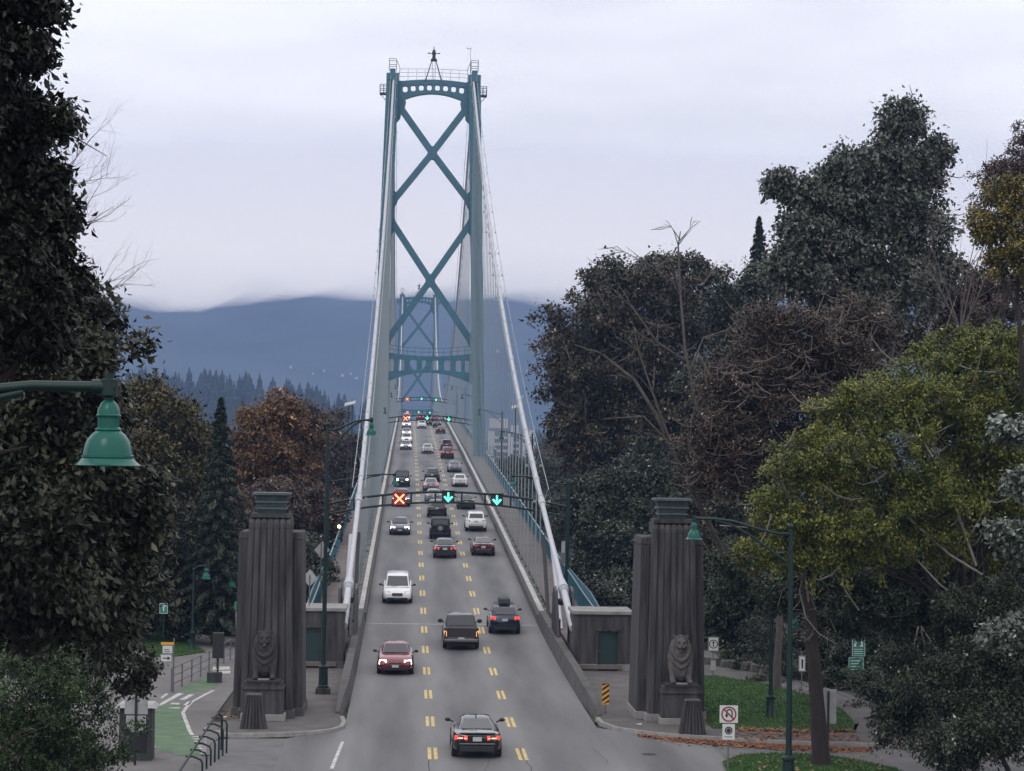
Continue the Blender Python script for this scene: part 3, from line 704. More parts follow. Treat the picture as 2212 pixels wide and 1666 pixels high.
    for dx in (-.22, .22): mb.bar((dx, y0-.1, 67.7), (dx, y0-.1, 71), .06, .06, (0,1,0))
    mb.box(-.48,.48,y0-.48,y0+.48,70.85,71.12); mb.lathe([(.0,.02),(.26,.02),(.28,.2),(.24,.7),(.30,.75),(.30,1.1),(.2,1.4),(.06,1.6),(.05,2.0),(0,2.05)], (0,y0,71.1), 10)
    mb.bar((-.85, y0, 72.0), (.85, y0, 72.0), .12, .10); mb.ball((-.8,y0,72.05),.13,6,4); mb.ball((.8,y0,72.05),.13,6,4)
    mb.build('beacon', M['dark'], t_)
    mb = MB(); mb.tube([(5.6, y0, 69), (5.6, y0, 73.1)], .035, 5); mb.bar((5.15, y0, 72.9), (5.75, y0, 72.9), .06, .06); mb.ball((5.15,y0,72.95),.12,6,4)
    mb.build('wind_mast', M['rope'], t_)
    return t_
tower(T1); tower(T2)
# tower pier bases
for yt in (T1, T2):
    MB().frust((-13,13,yt-6,yt+6), (-11,11,yt-4,yt+4), -52, -40).build('pier', M['concl'], BR)

# ------------------------------------------------------------------ lane signal gantries
def arrow_mesh(mb, w, y):
    mb.box(-.05*w, .05*w, y, y+.02, -.1*w, .36*w); mb.add([(-.30*w,y,-.02*w),(.30*w,y,-.02*w),(0,y,-.36*w),(-.30*w,y+.02,-.02*w),(.30*w,y+.02,-.02*w),(0,y+.02,-.36*w),(-.16*w,y,.16*w),(.16*w,y,.16*w)], [(0,1,2),(3,5,4),(0,2,5,3),(1,4,5,2),(0,3,4,1)])
def gantry(y0, zc, label, big=True, right_lamp=True):
    g = empty('signal_gantry', (0, y0, 0), label, 'signal gantry')
    zb = dz(y0)+.1; X = 8.45; sc = 1.0
    def zarm(x): return zc+.42-.012*x*x*1.1
    for s in (-1, 1):
        mb = MB(); mb.tube([(s*X, 0, zb), (s*X, 0, zb+1.0)], .22, 12); mb.tube([(s*X, 0, zb+1), (s*X, 0, zc+1.15)], [.16,.12], 10); mb.lathe([(.30,0),(.30,.25),(.22,.35)], (s*X,0,zb), 12)
        mb.ball((s*X,0,zc+1.2), .15, 8, 6)
        mb.tube([(s*X,0,zc-1.6), (s*(X-.9),0,zc-.55)], .06, 6); mb.build('pole', M['dgreen'], g, smooth=50)
    mb = MB()
    for dz_, r in ((.36,.085), (-.36,.075)):
        pts = [(x, 0, zarm(x)+dz_-.42) for x in np.linspace(-X, X, 19)]; mb.tube(pts, r, 8)
    for x in (-6.6,-4.6,-2.6,-.9,.95,2.6,4.4,6.3): mb.box(x-.06, x+.06, -.05, .05, zarm(x)-.78, zarm(x)-.06)
    mb.build('arm', M['dgreen'], g, smooth=50)
    for x, k in ((-3.42,'x'), (0,'a'), (3.42,'a')):
        zz = zarm(x)-.42; w = .88
        mb = MB(); mb.box(-w/2, w/2, -.16, .16, -w/2, w/2); mb.box(-w/2-.04, w/2+.04, -.32, -.16, w/2-.02, w/2+.05)
        h = mb.build('signal_head', M['red_halo'] if k == 'x' else M['dark'], g, loc=(x, -.12, zz), bevel=.02)
        mb = MB()
        if k == 'x':
            for sx in (-1, 1): mb.bar((-.30*sx, -.185, -.30), (.30*sx, -.185, .30), .03, .19, (0,0,1)); 
            mb = MB()
            for sx in (-1, 1): mb.add([(-.36*sx,-.18,-.28),(-.28*sx,-.18,-.36),(.36*sx,-.18,.28),(.28*sx,-.18,.36),(-.36*sx,-.20+sx*.002,-.28),(-.28*sx,-.20+sx*.002,-.36),(.36*sx,-.20+sx*.002,.28),(.28*sx,-.20+sx*.002,.36)], [(4,5,6,7),(0,1,5,4),(2,3,7,6),(0,4,7,3),(1,2,6,5)])
            mb.build('lit_cross', M['red_x'], h)
        else:
            mb.box(-.065,.065,-.20,-.17,-.26,.34); mb.prism([(-.34,.02),(-.23,.10),(0,-.12),(.23,.10),(.34,.02),(0,-.36)], -.205, -.172)
            mb.build('lit_arrow', M['grn'], h)
    return g
gantry(150, 8.25, 'nearest green lane signal gantry with red cross and two green arrows over the road')
gantry(338, 16.35, 'second lane signal gantry at the foot of the near bridge tower')
gantry(505, 23.1, 'third lane signal gantry small at the crest of the bridge')
gantry(655, 22.4, 'farthest lane signal gantry low at the crest inside the far tower')

# ------------------------------------------------------------------ street lamps
BELL = [(0,.55),(.035,.545),(.085,.51),(.12,.45),(.128,.405),(.14,.395),(.136,.38),(.118,.375),(.118,.285),(.14,.275),(.146,.26),(.138,.25),(.19,.215),(.235,.16),(.262,.09),(.274,.03),(.290,.025),(.292,.005),(.282,0),(.31,-.03),(.355,-.062),(.368,-.068),(.36,-.075),(.0,-.04)]
def bell(parent, loc, sc=1.0, lit=False):
    b_ = MB().lathe([(r*sc*.84, z*sc) for r, z in BELL], (0,0,0), 32).build('lamp_shade', M['bell'], parent, smooth=35, loc=loc)
    MB().lathe([(0,-.075*sc),(.10*sc,-.072*sc),(.16*sc,-.045*sc),(0,-.044*sc)], (0,0,0), 16).build('lens', M['lenscl'], b_, smooth=50)
    return b_
def lamp(loc, h, arm, side, label, group=None, style='curve', sc=1.0, r=.085, base=True, slope=.5):
    """side = direction (+1/-1 in x) the arm reaches to"""
    t_ = empty('street_lamp', loc, label, 'street lamp', group)
    mb = MB(); mb.tube([(0,0,0), (0,0,h)], [r*1.15, r*.75], 12)
    if base: mb.lathe([(r*2.6,0),(r*2.6,.1),(r*2.2,.14),(r*2.1,.9),(r*2.5,.94),(r*2.5,1.02),(r*1.3,1.1),(r*1.2,1.3)], (0,0,0), 16)
    mb.ball((0,0,h), r*1.2, 8, 6)
    mb.build('pole', M['dgreen'], t_, smooth=40)
    mb = MB()
    if style == 'curve':
        up = [(0,0,h-.25), (side*arm*.12,0,h-.26), (side*arm*.32,0,h-.12), (side*arm*.6,0,h+.16), (side*arm*.8,0,h+.24), (side*arm,0,h+.24)]
        mb.tube(up, .05*sc, 8); mb.tube([(0,0,h-1.35), (side*arm*.15,0,h-1.0), (side*arm*.38,0,h-.42), (side*arm*.62,0,h+.04), (side*arm*.78,0,h+.18)], .042*sc, 8)
        top = h+.24
    else:
        up = [(0,0,h-.1), (side*.06,0,h), (side*.22,0,h+.16), (side*.4,0,h+.2), (side*arm,0,h+.2)]; mb.tube(up, .05, 8); top = h+.2
    mb.tube([(side*(arm-.16),0,top), (side*(arm+.06),0,top)], .07*sc, 10); mb.tube([(side*arm,0,top+.13*sc), (side*arm,0,top+.08*sc), (side*arm,0,top+.07*sc), (side*arm,0,top-.08*sc), (side*arm,0,top-.10*sc), (side*arm,0,top-.20*sc)], [.04*sc,.04*sc,.085*sc,.085*sc,.045*sc,.04*sc], 10)
    mb.build('arm', M['dgreen'], t_, smooth=50)
    bell(t_, (side*arm, 0, top-.66*sc), sc)
    return t_
lp = lamp((-6.65,100.6,.40), 12.35, 2.05, 1, 'tall dark green street lamp on a concrete plinth between left pillar and road', r=.10)
MB().box(-.34,.34,-.34,.34,-.36,.0).build('plinth', M['conc'], lp, bevel=.02)
lamp((10.75,75,0), 9.15, 3.45, -1, 'big dark green pole at right whose arm reaches in front of the right pillar', r=.10)
nl = lamp((-9.2,20,0), 12.05, 3.58, 1, 'nearest green bell lamp reaching in from the left edge of the picture', r=.09)
lamp((-14.93,122.2,0), 4.6, .70, 1, 'left one of the two small green lamps beyond the left pillar', style='hook', r=.075)
lamp((-13.97,125.2,0), 3.95, .95, 1, 'right one of the two small green lamps beyond the left pillar', style='hook', r=.075)
lamp((13.19,93.0,.06), 4.65, .95, 1, 'small green lamp standing on the right lawn', style='hook', r=.085)
for s in (-1, 1):       # lamps carried by the near gantry poles
    lamp((s*8.45,150,9.2), .35, 4.7 if s < 0 else 3.9, -s, 'bell lamp on the long arm above the %s pole of the nearest signal gantry' % ('left' if s < 0 else 'right'), base=False, r=.09)
wl = MB(); wl.ball((0,0,0), .13, 8, 6); tag(wl.build('wall_lamp', M['warm'], loc=(-7.6,149.6,6.1)), 'small lit warm lamp beside the left gantry pole', 'lamp')
names = {200:'first',266:'second',354:'third',442:'fourth',530:'fifth'}
for y in (200,266,354,442,530):
    for s in (-1, 1):
        if y == 200 and s < 0: continue
        z0 = dz(y)+.1
        lamp((s*8.75,y,z0), 8.6, 2.9, -s, '%s street lamp along the %s railing of the bridge counted from the near end' % (names[y] if s > 0 else names[{266:200,354:266,442:354,530:442}[y]], 'right' if s > 0 else 'left'), 'street lamps along the %s bridge railing' % ('right' if s > 0 else 'left'), base=False)
for s, y in ((-1, 245), (1, 245)):
    f_ = empty('floodlight_mast', (s*9.6, y, dz(y)-8), 'twin pole with flat pale panel on top beside the %s cable' % ('left' if s < 0 else 'right'), 'mast')
    for dx in (-.22, .22): MB().tube([(dx,0,0),(dx,0,17.9)], .06, 6).build('pole', M['dark'], f_)
    mb = MB(); mb.add([(-.7,-.4,17.7),(.55,-.4,18.0),(.6,.6,18.35),(-.65,.6,18.05),(-.7,-.4,17.78),(.55,-.4,18.08),(.6,.6,18.43),(-.65,.6,18.13)], [(0,3,2,1),(4,5,6,7),(0,1,5,4),(1,2,6,5),(2,3,7,6),(3,0,4,7)])
    mb.build('panel', M['signb'], f_)
# ------------------------------------------------------------------ gate pillars, wings, lions, bollards
def pillar(s, label):
    cx = s*8.70
    t_ = empty('gate_pillar', (cx, 93, .13), label, 'pillar'); y = -.0
    # back slab with two shoulders (root part), tapered
    mb = MB()
    mb.frust((-1.50,1.50,-.7,2.6), (-1.36,1.36,-.55,2.45), 0, 7.55); mb.frust((-1.39,1.39,-.58,2.48), (-1.33,1.33,-.52,2.42), 7.552, 7.86)
    for dx in (-.16, .16): mb.frust((s*-1.0+dx-.10,s*-1.0+dx+.10,-.78,-.6), (s*-.93+dx-.10,s*-.93+dx+.10,-.62,-.5), 0, 7.5)
    mb.build('shaft', M['conc'], t_, bevel=.03)
    # fluted front
    mb = MB(); n_ = 7; wb, wt = 1.12, .93
    for i in range(n_):
        f0 = -1+2*i/n_; f1 = -1+2*(i+1)/n_; g_ = .035
        mb.frust(((f0+g_)*wb,(f1-g_)*wb,-1.62,-.4), ((f0+g_)*wt,(f1-g_)*wt,-1.15,-.3), 0, 8.05)
    mb.frust((-wb*.99,wb*.99,-1.54,-.4), (-wt*.99,wt*.99,-1.07,-.3), 0, 8.05)
    for k in range(1):
        pass
    for i in range(n_):
        f0 = -1+2*i/n_; f1 = -1+2*(i+1)/n_; g_ = .035
        mb.prism([(-1.15,8.05),(-1.13,8.25),(-1.02,8.42),(-.82,8.50),(.6,8.50),(.6,8.05)], (f0+g_)*wt, (f1-g_)*wt, 'X')
    mb.prism([(-1.10,8.05),(-1.08,8.22),(-.98,8.38),(-.8,8.44),(.55,8.44),(.55,8.05)], -wt*.99, wt*.99, 'X')
    mb.build('fluted_front', M['conc'], t_, bevel=.02)
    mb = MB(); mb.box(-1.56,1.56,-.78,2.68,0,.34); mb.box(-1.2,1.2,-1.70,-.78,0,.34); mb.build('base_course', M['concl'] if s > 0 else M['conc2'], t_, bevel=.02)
    mb = MB(); mb.box(-.86,.86,-1.02,.5,8.5,8.66); mb.build('cap_seat', M['conc'], t_)
    mb = MB(); z = 8.661
    for k, (w, h) in enumerate(((.56,.26),(.60,.28),(.64,.26))):
        mb.frust((-w,w,-.72-k*.04,.3+k*.04), (-w-.045,w+.045,-.765-k*.04,.345+k*.04), z, z+h*.75); mb.frust((-w-.10,w+.10,-.82-k*.04,.4+k*.04), (-w-.07,w+.07,-.79-k*.04,.37+k*.04), z+h*.752, z+h); z += h+.002
    mb.frust((-.83,.83,-.98,.55), (-.80,.80,-.95,.52), z, z+.10)
    mb.build('bronze_cap', M['bronze'], t_)
    mb = MB(); mb.box(-.012,.012,-.80,-.78,2.6,3.9)
    # narrow side slot near the bottom on the road side
    mb = MB(); mb.box(s*-1.0-.22,s*-1.0+.22,-.82,-.70,1.75,1.82); mb.build('string_course', M['conc'], t_)
    return t_
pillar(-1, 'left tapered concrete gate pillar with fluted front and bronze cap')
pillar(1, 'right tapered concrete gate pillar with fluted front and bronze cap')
def lion(cx, s, label):
    # plinth
    p = empty('lion_plinth', (cx, 91.25, .13), 'stepped concrete plinth under the %s stone lion' % ('left' if s < 0 else 'right'), 'plinth')
    mb = MB(); mb.frust((-.86,.86,-.80,.5), (-.83,.83,-.78,.5), .28, 1.30); mb.box(-.88,.88,-.84,.5,1.302,1.46); mb.box(-.82,.82,-.78,.5,1.462,1.62); mb.build('block', M['conc'], p, bevel=.025)
    MB().box(-.94,.94,-.90,.5,0,.28).build('footing', M['concl'], p, bevel=.02)
    # one continuous body grown from overlapping volumes
    mb = MB(); B = mb.ball
    B((0,.55,.62),(.58,.75,.62)); B((-.42,.85,.42),(.30,.5,.44)); B((.42,.85,.42),(.30,.5,.44))         # rump, haunches
    B((0,.0,.80),(.52,.52,.72)); B((0,-.10,.55),(.50,.38,.52))                                          # chest
    for dx in (-.40,.40):                                                                                # forelegs and paws
        mb.tube([(dx,.0,.95),(dx,-.16,.6),(dx,-.28,.28),(dx,-.38,.12)], [.22,.19,.14,.13], 12)
        mb.tube([(dx,-.30,.10),(dx,-.62,.095)], [.14,.12], 12)
        for k in (-1.5,-.5,.5,1.5): B((dx+k*.062,-.70,.085),(.042,.10,.085),8,5)
        B((dx,.0,1.0),(.23,.30,.36))
    # mane: broad collar with layered locks
    B((0,-.02,1.42),(.52,.42,.52)); B((0,-.16,1.20),(.46,.36,.44)); B((-.34,-.05,1.28),(.22,.34,.42)); B((.34,-.05,1.28),(.22,.34,.42))
    mb.tube([(-.36,-.32,1.50),(-.37,-.42,1.22),(-.22,-.50,1.0),(0,-.53,.90),(.22,-.50,1.0),(.37,-.42,1.22),(.36,-.32,1.50)], [.06,.075,.08,.085,.08,.075,.06], 8)
    mb.tube([(-.44,-.18,1.20),(-.40,-.36,.88),(-.20,-.46,.70),(0,-.49,.62),(.20,-.46,.70),(.40,-.36,.88),(.44,-.18,1.20)], .06, 8)
    for dx in (-1, 1): mb.tube([(dx*.16,-.45,.78),(dx*.20,-.44,.5),(dx*.10,-.42,.3)], .045, 6)
    # head
    B((0,-.30,1.60),(.27,.30,.30),14,10); B((0,-.34,1.72),(.255,.20,.13),14,8)
    mb.tube([(-.30,-.28,1.64),(-.26,-.34,1.80),(-.14,-.38,1.88),(0,-.40,1.90),(.14,-.38,1.88),(.26,-.34,1.80),(.30,-.28,1.64)], .055, 8)
    B((-.125,-.57,1.70),(.11,.06,.035),8,5); B((.125,-.57,1.70),(.11,.06,.035),8,5)                       # brow
    mb.tube([(0,-.54,1.70),(0,-.64,1.56)], [.05,.065], 8); B((0,-.665,1.545),(.075,.05,.045),8,6)         # nose
    B((-.075,-.61,1.47),(.095,.10,.075),10,6); B((.075,-.61,1.47),(.095,.10,.075),10,6)                   # muzzle
    B((0,-.58,1.33),(.10,.09,.06),10,6)                                                                   # jaw
    B((-.18,-.47,1.52),(.09,.12,.11),8,6); B((.18,-.47,1.52),(.09,.12,.11),8,6)                           # cheeks
    for dx in (-1, 1): B((dx*.31,-.16,1.86),(.085,.05,.09),10,6); B((dx*.33,-.20,1.52),(.07,.14,.22),8,6)
    mb.v = [(x, y, z) for x, y, z in mb.v]
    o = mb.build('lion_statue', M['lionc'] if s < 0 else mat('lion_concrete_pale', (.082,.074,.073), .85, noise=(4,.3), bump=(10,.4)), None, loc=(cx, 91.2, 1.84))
    o.scale = (.90,.88,1.06)
    rm = o.modifiers.new('remesh', 'REMESH'); rm.mode = 'VOXEL'; rm.voxel_size = .026; rm.use_smooth_shade = True
    sm = o.modifiers.new('smooth', 'SMOOTH'); sm.factor = .4; sm.iterations = 2
    tag(o, label, 'statue')
    mb = MB(); mb.box(-.80,.80,-.90,1.0,-.085,0.0); mb.build('slab', M['lionc'], o)
    mb = MB(); mb.box(-.26,.26,-.80,-.70,0,.06); mb.build('lip', M['concl'], o)
    for dx in (-1, 1): MB().ball((dx*.115,-.555,1.625),(.045,.025,.028),8,6).build('eye', M['conc'], o)
    MB().ball((0,-.64,1.395),(.085,.045,.035),8,6).build('mouth', mat('lion_mouth', (.13,.12,.115) if s < 0 else (.02,.018,.018), .9), o)
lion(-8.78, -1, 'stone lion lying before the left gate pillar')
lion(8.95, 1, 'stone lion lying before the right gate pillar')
def bollard(x, y, h, label):
    t_ = empty('stone_bollard', (x, y, .13), label, 'bollard')
    mb = MB(); n_ = 7
    for i in range(n_):
        f0, f1 = -1+2*i/n_+.06, -1+2*(i+1)/n_-.06
        mb.frust((f0*.56,f1*.56,-.30,.30), (f0*.33,f1*.33,-.19,.19), 0, h)
        if i in (0, n_-1): pass
    mb.frust((-.55,.55,-.24,.24), (-.325,.325,-.145,.145), 0, h-.02); mb.build('fluted_body', M['conc'], t_)
    mb = MB(); mb.frust((-.34,.34,-.2,.2), (-.29,.29,-.16,.16), h+.001, h+.07); mb.build('top', M['conc2'], t_, bevel=.02)
bollard(-8.99, 88.1, 1.36, 'fluted tapering stone bollard on the left corner below the lion'); bollard(9.02, 87.6, 1.36, 'fluted tapering stone bollard on the right corner below the lion')
def wing(s):
    side = 'left' if s < 0 else 'right'
    t_ = empty('wing_building', (s*7.55, 112.2, .1), 'low flat-roofed concrete block with a dark door joining the %s pillar to the bridge' % side, 'building')
    mb = MB(); dx0, dx1 = (-.25, .80) if s > 0 else (-.80, .25)
    mb.box(-1.5,dx0,0,3.2,0,2.98); mb.box(dx1,1.5,0,3.2,0,2.98); mb.box(dx0,dx1,.003,3.2,2.10,2.98); mb.box(dx0,dx1,.3,3.2,0,2.10)
    mb.build('wall', M['conc'], t_)
    mb = MB(); mb.box(-1.62,1.62,-.12,3.3,2.982,3.16); mb.build('coping', M['concl'], t_, bevel=.02)
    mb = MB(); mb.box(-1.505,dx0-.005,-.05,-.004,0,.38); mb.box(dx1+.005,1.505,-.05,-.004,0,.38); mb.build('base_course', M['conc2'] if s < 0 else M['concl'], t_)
    mb = MB(); mb.box(dx0-.12,dx1+.12,-.10,-.003,2.12,2.24); mb.box(dx0-.10,dx0-.002,-.05,-.004,.40,2.118); mb.box(dx1+.002,dx1+.10,-.05,-.004,.40,2.118); mb.build('door_frame', M['conc'], t_)
    d = MB().box(dx0+.004,dx1-.004,.14,.20,0.01,2.09).build('door', mat('door_paint', (.008,.032,.032), .5, noise=(2,.2)), t_)
    MB().box(dx0+.08,dx0+.12,.08,.138,1.0,1.12).build('handle', M['chrome'], d)
wing(-1); wing(1)
# ------------------------------------------------------------------ signs
def post(parent, h, r=.03, m='galv', z0=0): MB().tube([(0,0,z0),(0,0,h)], r, 8).build('post', M[m], parent, smooth=50)
def ring(mb, r0, r1, y, c, n_=28, a0=0, a1=2*math.pi):
    vs = []
    for i in range(n_+1):
        a = a0+(a1-a0)*i/n_
        vs += [(c[0]+r0*math.cos(a), y, c[1]+r0*math.sin(a)), (c[0]+r1*math.cos(a), y, c[1]+r1*math.sin(a))]
    mb.add(vs, [(2*i, 2*i+1, 2*i+3, 2*i+2) for i in range(n_)])
def board(parent, x0, x1, z0, z1, m='signw', y=-.05, th=.012, border=None, name='board'):
    b_ = MB().box(x0,x1,y-th,y,z0,z1).build(name, M[m], parent, bevel=.01)
    if border:
        mb = MB(); w = .022
        for a in ((x0+.012,x1-.012,z0+.012,z0+.012+w),(x0+.012,x1-.012,z1-.012-w,z1-.012),(x0+.012,x0+.012+w,z0+.04,z1-.04),(x1-.012-w,x1-.012,z0+.04,z1-.04)): mb.box(a[0],a[1],y-th-.004,y-th-.0015,a[2],a[3])
        mb.build('border', M[border], b_)
    return b_
def text(parent, s_, x, z, size, m, y, name='lettering'):
    cu = bpy.data.curves.new(name, 'FONT'); cu.body = s_; cu.size = size; cu.align_x = 'CENTER'; cu.extrude = .001
    o = bpy.data.objects.new(name, cu); me = bpy.data.meshes.new_from_object(o); bpy.data.objects.remove(o)
    o = bpy.data.objects.new(name, me); COL.objects.link(o); me.materials.append(M[m]); o.parent = parent; o.rotation_euler = (R(90),0,0); o.location = (x, y, z); return o
# no U-turn with the round symbol plate below
t_ = empty('traffic_sign', (9.12,78.4,0), 'white no U-turn sign above a smaller round-symbol plate at the corner verge', 'road sign'); post(t_, 2.42)
b_ = board(t_, -.34,.34,1.78,2.42); mb = MB(); c = (0,2.10); ring(mb,.23,.285,-.066,c); mb.add([(-.19,-.067,2.33),(-.23,-.067,2.29),(.19,-.067,1.87),(.23,-.067,1.91)], [(0,1,2,3)]); mb.build('red_circle', M['signr'], b_)
mb = MB(); ring(mb,.075,.125,-.0645,(.02,2.17),16,0,math.pi); mb.add([(.095,-.0645,2.17),(.145,-.0645,2.17),(.145,-.0645,1.98),(.095,-.0645,1.98),(-.105,-.0645,2.17),(-.055,-.0645,2.17),(-.055,-.0645,2.08),(-.105,-.0645,2.08),(-.15,-.0645,2.08),(-.01,-.0645,2.08),(-.08,-.0645,1.96)], [(0,1,2,3),(4,5,6,7),(8,9,10)]); mb.build('u_arrow', M['signk'], b_)
b_ = board(t_, -.23,.23,1.16,1.74); mb = MB(); ring(mb,.0,.085,-.0655,(0,1.50),24); ring(mb,.10,.145,-.0655,(0,1.50),24); mb.build('round_symbol', M['signk'], b_)
mb = MB(); 
for i in range(7): mb.box(-.15+i*.042,-.15+i*.042+.028,-.0655,-.064,1.25,1.285)
mb.build('lettering', M['signk'], b_)
# arrow in a ring, right of the right pillar
t_ = empty('arrow_sign', (12.80,108,0), 'white square sign with a black ring and upright arrow right of the right pillar', 'road sign'); post(t_, 2.4)
b_ = board(t_, -.27,.27,1.62,2.34, border='signk'); mb = MB(); ring(mb,.18,.225,-.0665,(0,1.98)); mb.box(-.025,.025,-.067,-.064,1.84,2.06); mb.prism([(-.08,2.04),(.08,2.04),(0,2.14)], -.067,-.064); mb.build('arrow_symbol', M['signk'], b_)
MB().box(-.13,.13,-.06,-.045,.65,1.15).build('lower_plate', M['signb'], t_)
# hazard marker on the sidewalk
t_ = empty('hazard_marker', (6.02,93.95,.13), 'orange and black striped hazard marker at the end of the right parapet', 'road sign'); post(t_, 1.4, .028)
b_ = MB().box(-.16,.16,-.05,-.035,.42,1.36).build('board', M['signy'], t_, bevel=.01); mb = MB()
for k in range(5):
    z0 = .30+k*.235; zz = [z0, z0+.12, z0+.12+.22, z0+.22]; q = [(-.155,zz[0]),(-.155,zz[1]),(.155,zz[2]),(.155,zz[3])]
    q = [(a, min(1.35, max(.43, c_))) for a, c_ in q]; mb.add([(a,-.053,c_) for a, c_ in q], [(0,1,2,3)])
mb.build('stripes', M['signk'], b_)
# green park signs on the right
t_ = empty('park_sign', (20.6,110,-.3), 'stack of two green park notice boards among the dark shrubs at right', 'park sign')
for dx in (-.3,.3): MB().tube([(dx,0,0),(dx,0,2.4)], .04, 6).build('post', M['trim'], t_)
b_ = board(t_, -.28,.42,1.55,2.45,'signg',border='signw'); mb = MB()
for a in (-.1,.22): mb.prism([(a-.09,2.05),(a+.09,2.05),(a+.05,2.3),(a-.02,2.36)], -.067,-.064)
for k in range(3): mb.box(-.18,.30,-.067,-.064,1.90-k*.11,1.93-k*.11)
mb.build('white_print', M['signw'], b_); b_ = board(t_, -.45,.35,.62,1.50,'signg',border='signw'); mb = MB()
for k in range(4): mb.box(-.32,.18-k*.05,-.067,-.064,1.30-k*.15,1.34-k*.15)
mb.build('white_print', M['signw'], b_)
# narrow white notice and grey sign back
t_ = empty('notice_sign', (16.6,104,.1), 'narrow white notice on a thin post left of the leaning tree', 'sign'); post(t_, 1.95)
b_ = board(t_, -.17,.17,.95,1.72,border='signk'); mb = MB(); mb.prism([(-.04,1.55),(.06,1.55),(.06,1.1),(-.02,1.1)], -.067,-.064); mb.build('print', M['signk'], b_)
t_ = empty('sign_back', (13.95,84,0), 'tall blank grey sign seen from behind right of the leaning tree', 'road sign', rz=R(12)); post(t_, 2.35, .045, 'dark'); MB().box(-.32,.36,.05,.065,1.05,2.42).build('board', M['signb'], t_, bevel=.01); t_.scale = (1,1,1)
t_ = empty('small_sign', (16.35,83.2,0), 'small white plate on a post in front of the shrub at bottom right', 'road sign'); post(t_, 1.75)
b_ = board(t_, -.38,.38,1.30,1.72,border='signk'); mb = MB(); mb.box(-.2,-.14,-.067,-.064,1.40,1.62); mb.prism([(-.23,1.55),(-.11,1.55),(-.17,1.66)], -.067,-.064); mb.prism([(.0,1.42),(.25,1.42),(.25,1.55),(.0,1.55)], -.067,-.064); mb.build('print', M['signk'], b_)
# left signs
t_ = empty('trail_sign', (-15.43,112,0), 'small green sign with white symbol on a post by the far left path', 'park sign'); post(t_, 3.4, .03, 'dgreen')
b_ = board(t_, -.22,.22,2.87,3.42,'signg',border='signw'); mb = MB(); mb.box(-.14,.14,-.067,-.064,3.26,3.31); mb.box(-.03,.03,-.067,-.064,3.0,3.2); mb.ball((0,-.066,3.19),(.05,.004,.04),8,5); mb.build('white_symbol', M['signw'], b_)
t_ = empty('direction_sign', (-13.75,101.6,0), 'white board with a black arrow and orange strip on the post by the railing', 'road sign'); post(t_, 2.55, .04, 'galv')
b_ = board(t_, -.62,-.06,1.42,1.80,border='signk'); mb = MB(); mb.box(-.50,-.28,-.067,-.064,1.585,1.635); mb.prism([(-.28,1.52),(-.28,1.70),(-.14,1.61)], -.067,-.064); mb.build('arrow_symbol', M['signk'], b_)
b_ = board(t_, -.52,-.06,1.84,2.20); mb = MB(); mb.box(-.45,-.15,-.067,-.064,1.9,1.93); mb.box(-.45,-.2,-.067,-.064,2.0,2.03); mb.build('print', M['signk'], b_); board(t_, -.60,.0,2.24,2.36,'signy')
t_ = empty('bike_sign', (-11.55,112,0), 'green plate above a tall white plate close by the left edge of the left pillar', 'road sign'); post(t_, 3.6, .03, 'galv')
board(t_, -.22,.22,3.1,3.55,'signg'); board(t_, -.13,.13,1.95,3.02); board(t_, -.09,.09,1.0,1.85)
t_ = empty('signal_cabinet', (-12.05,106,0), 'dark boxed signal head seen from behind by the left pillar', 'traffic signal'); MB().tube([(0,0,0),(0,0,1.5)], .05, 8).build('post', M['dark'], t_); MB().box(-.27,.27,-.15,.15,1.2,2.45).build('box', M['dark'], t_, bevel=.03); mb = MB(); mb.box(-.5,.2,-.3,.3,0,.5); mb.build('base', M['conc'], t_)
t_ = empty('warning_sign', (-7.95,113.6,3.2), 'grey back of a diamond sign above the left wing roof', 'road sign'); post(t_, 1.7, .03, z0=-2)
MB().prism([(0,1.05),(.40,1.52),(0,1.99),(-.40,1.52)], .03, .045).build('board', M['signb'], t_)
t_ = empty('warning_sign', (-8.35,138,dz(138)+.1), 'grey back of a diamond sign upright by the left bridge railing', 'road sign'); post(t_, 4.2, .035)
MB().prism([(.05,3.15),(.55,3.72),(.05,4.29),(-.45,3.72)], .04, .055).build('board', M['signb'], t_)
t_ = empty('info_plate', (8.12,149.6,0), 'small pale plates strapped to the right pole of the nearest gantry', 'sign'); MB().box(-.13,.13,-.2,-.18,4.1,5.3).build('board', M['signb'], t_); MB().box(-.2,.16,-.23,-.205,3.7,4.5).build('lower_board', M['galv'], t_)
# traffic-signal backs and cabinet at bottom left
t_ = empty('utility_cabinet', (-12.75,80.2,0), 'dark green utility cabinet with pale roof at bottom left', 'cabinet')
MB().frust((-.62,.62,-.45,.45),(-.60,.60,-.43,.43),0,1.95).build('body', mat('cabinet_paint',(.03,.035,.037),.6,noise=(2,.2)), t_, bevel=.02); MB().frust((-.78,.78,-.6,.6),(-.62,.62,-.45,.45),1.952,2.1).build('roof', M['signb'], t_); MB().box(-.22,.42,-.47,-.452,.3,1.55).build('door', M['dark'], t_)
t_ = empty('post_sign', (-12.6,78.6,0), 'grey rectangular sign backs on a post before the cabinet', 'road sign'); post(t_, 2.75, .045, 'dark'); MB().box(-.42,.42,.05,.065,1.85,2.78).build('board', M['signb'], t_, bevel=.01); MB().box(-.36,.36,.05,.065,1.2,1.8).build('lower_board', M['signb'], t_, bevel=.01)
t_ = empty('post_sign', (-13.9,92,0), 'small brown sign back on a post half hidden by the left branches', 'road sign'); post(t_, 2.3, .05, 'dark'); MB().box(-.25,.25,.05,.065,1.5,2.35).build('board', mat('brown_board',(.06,.045,.045),.7), t_)
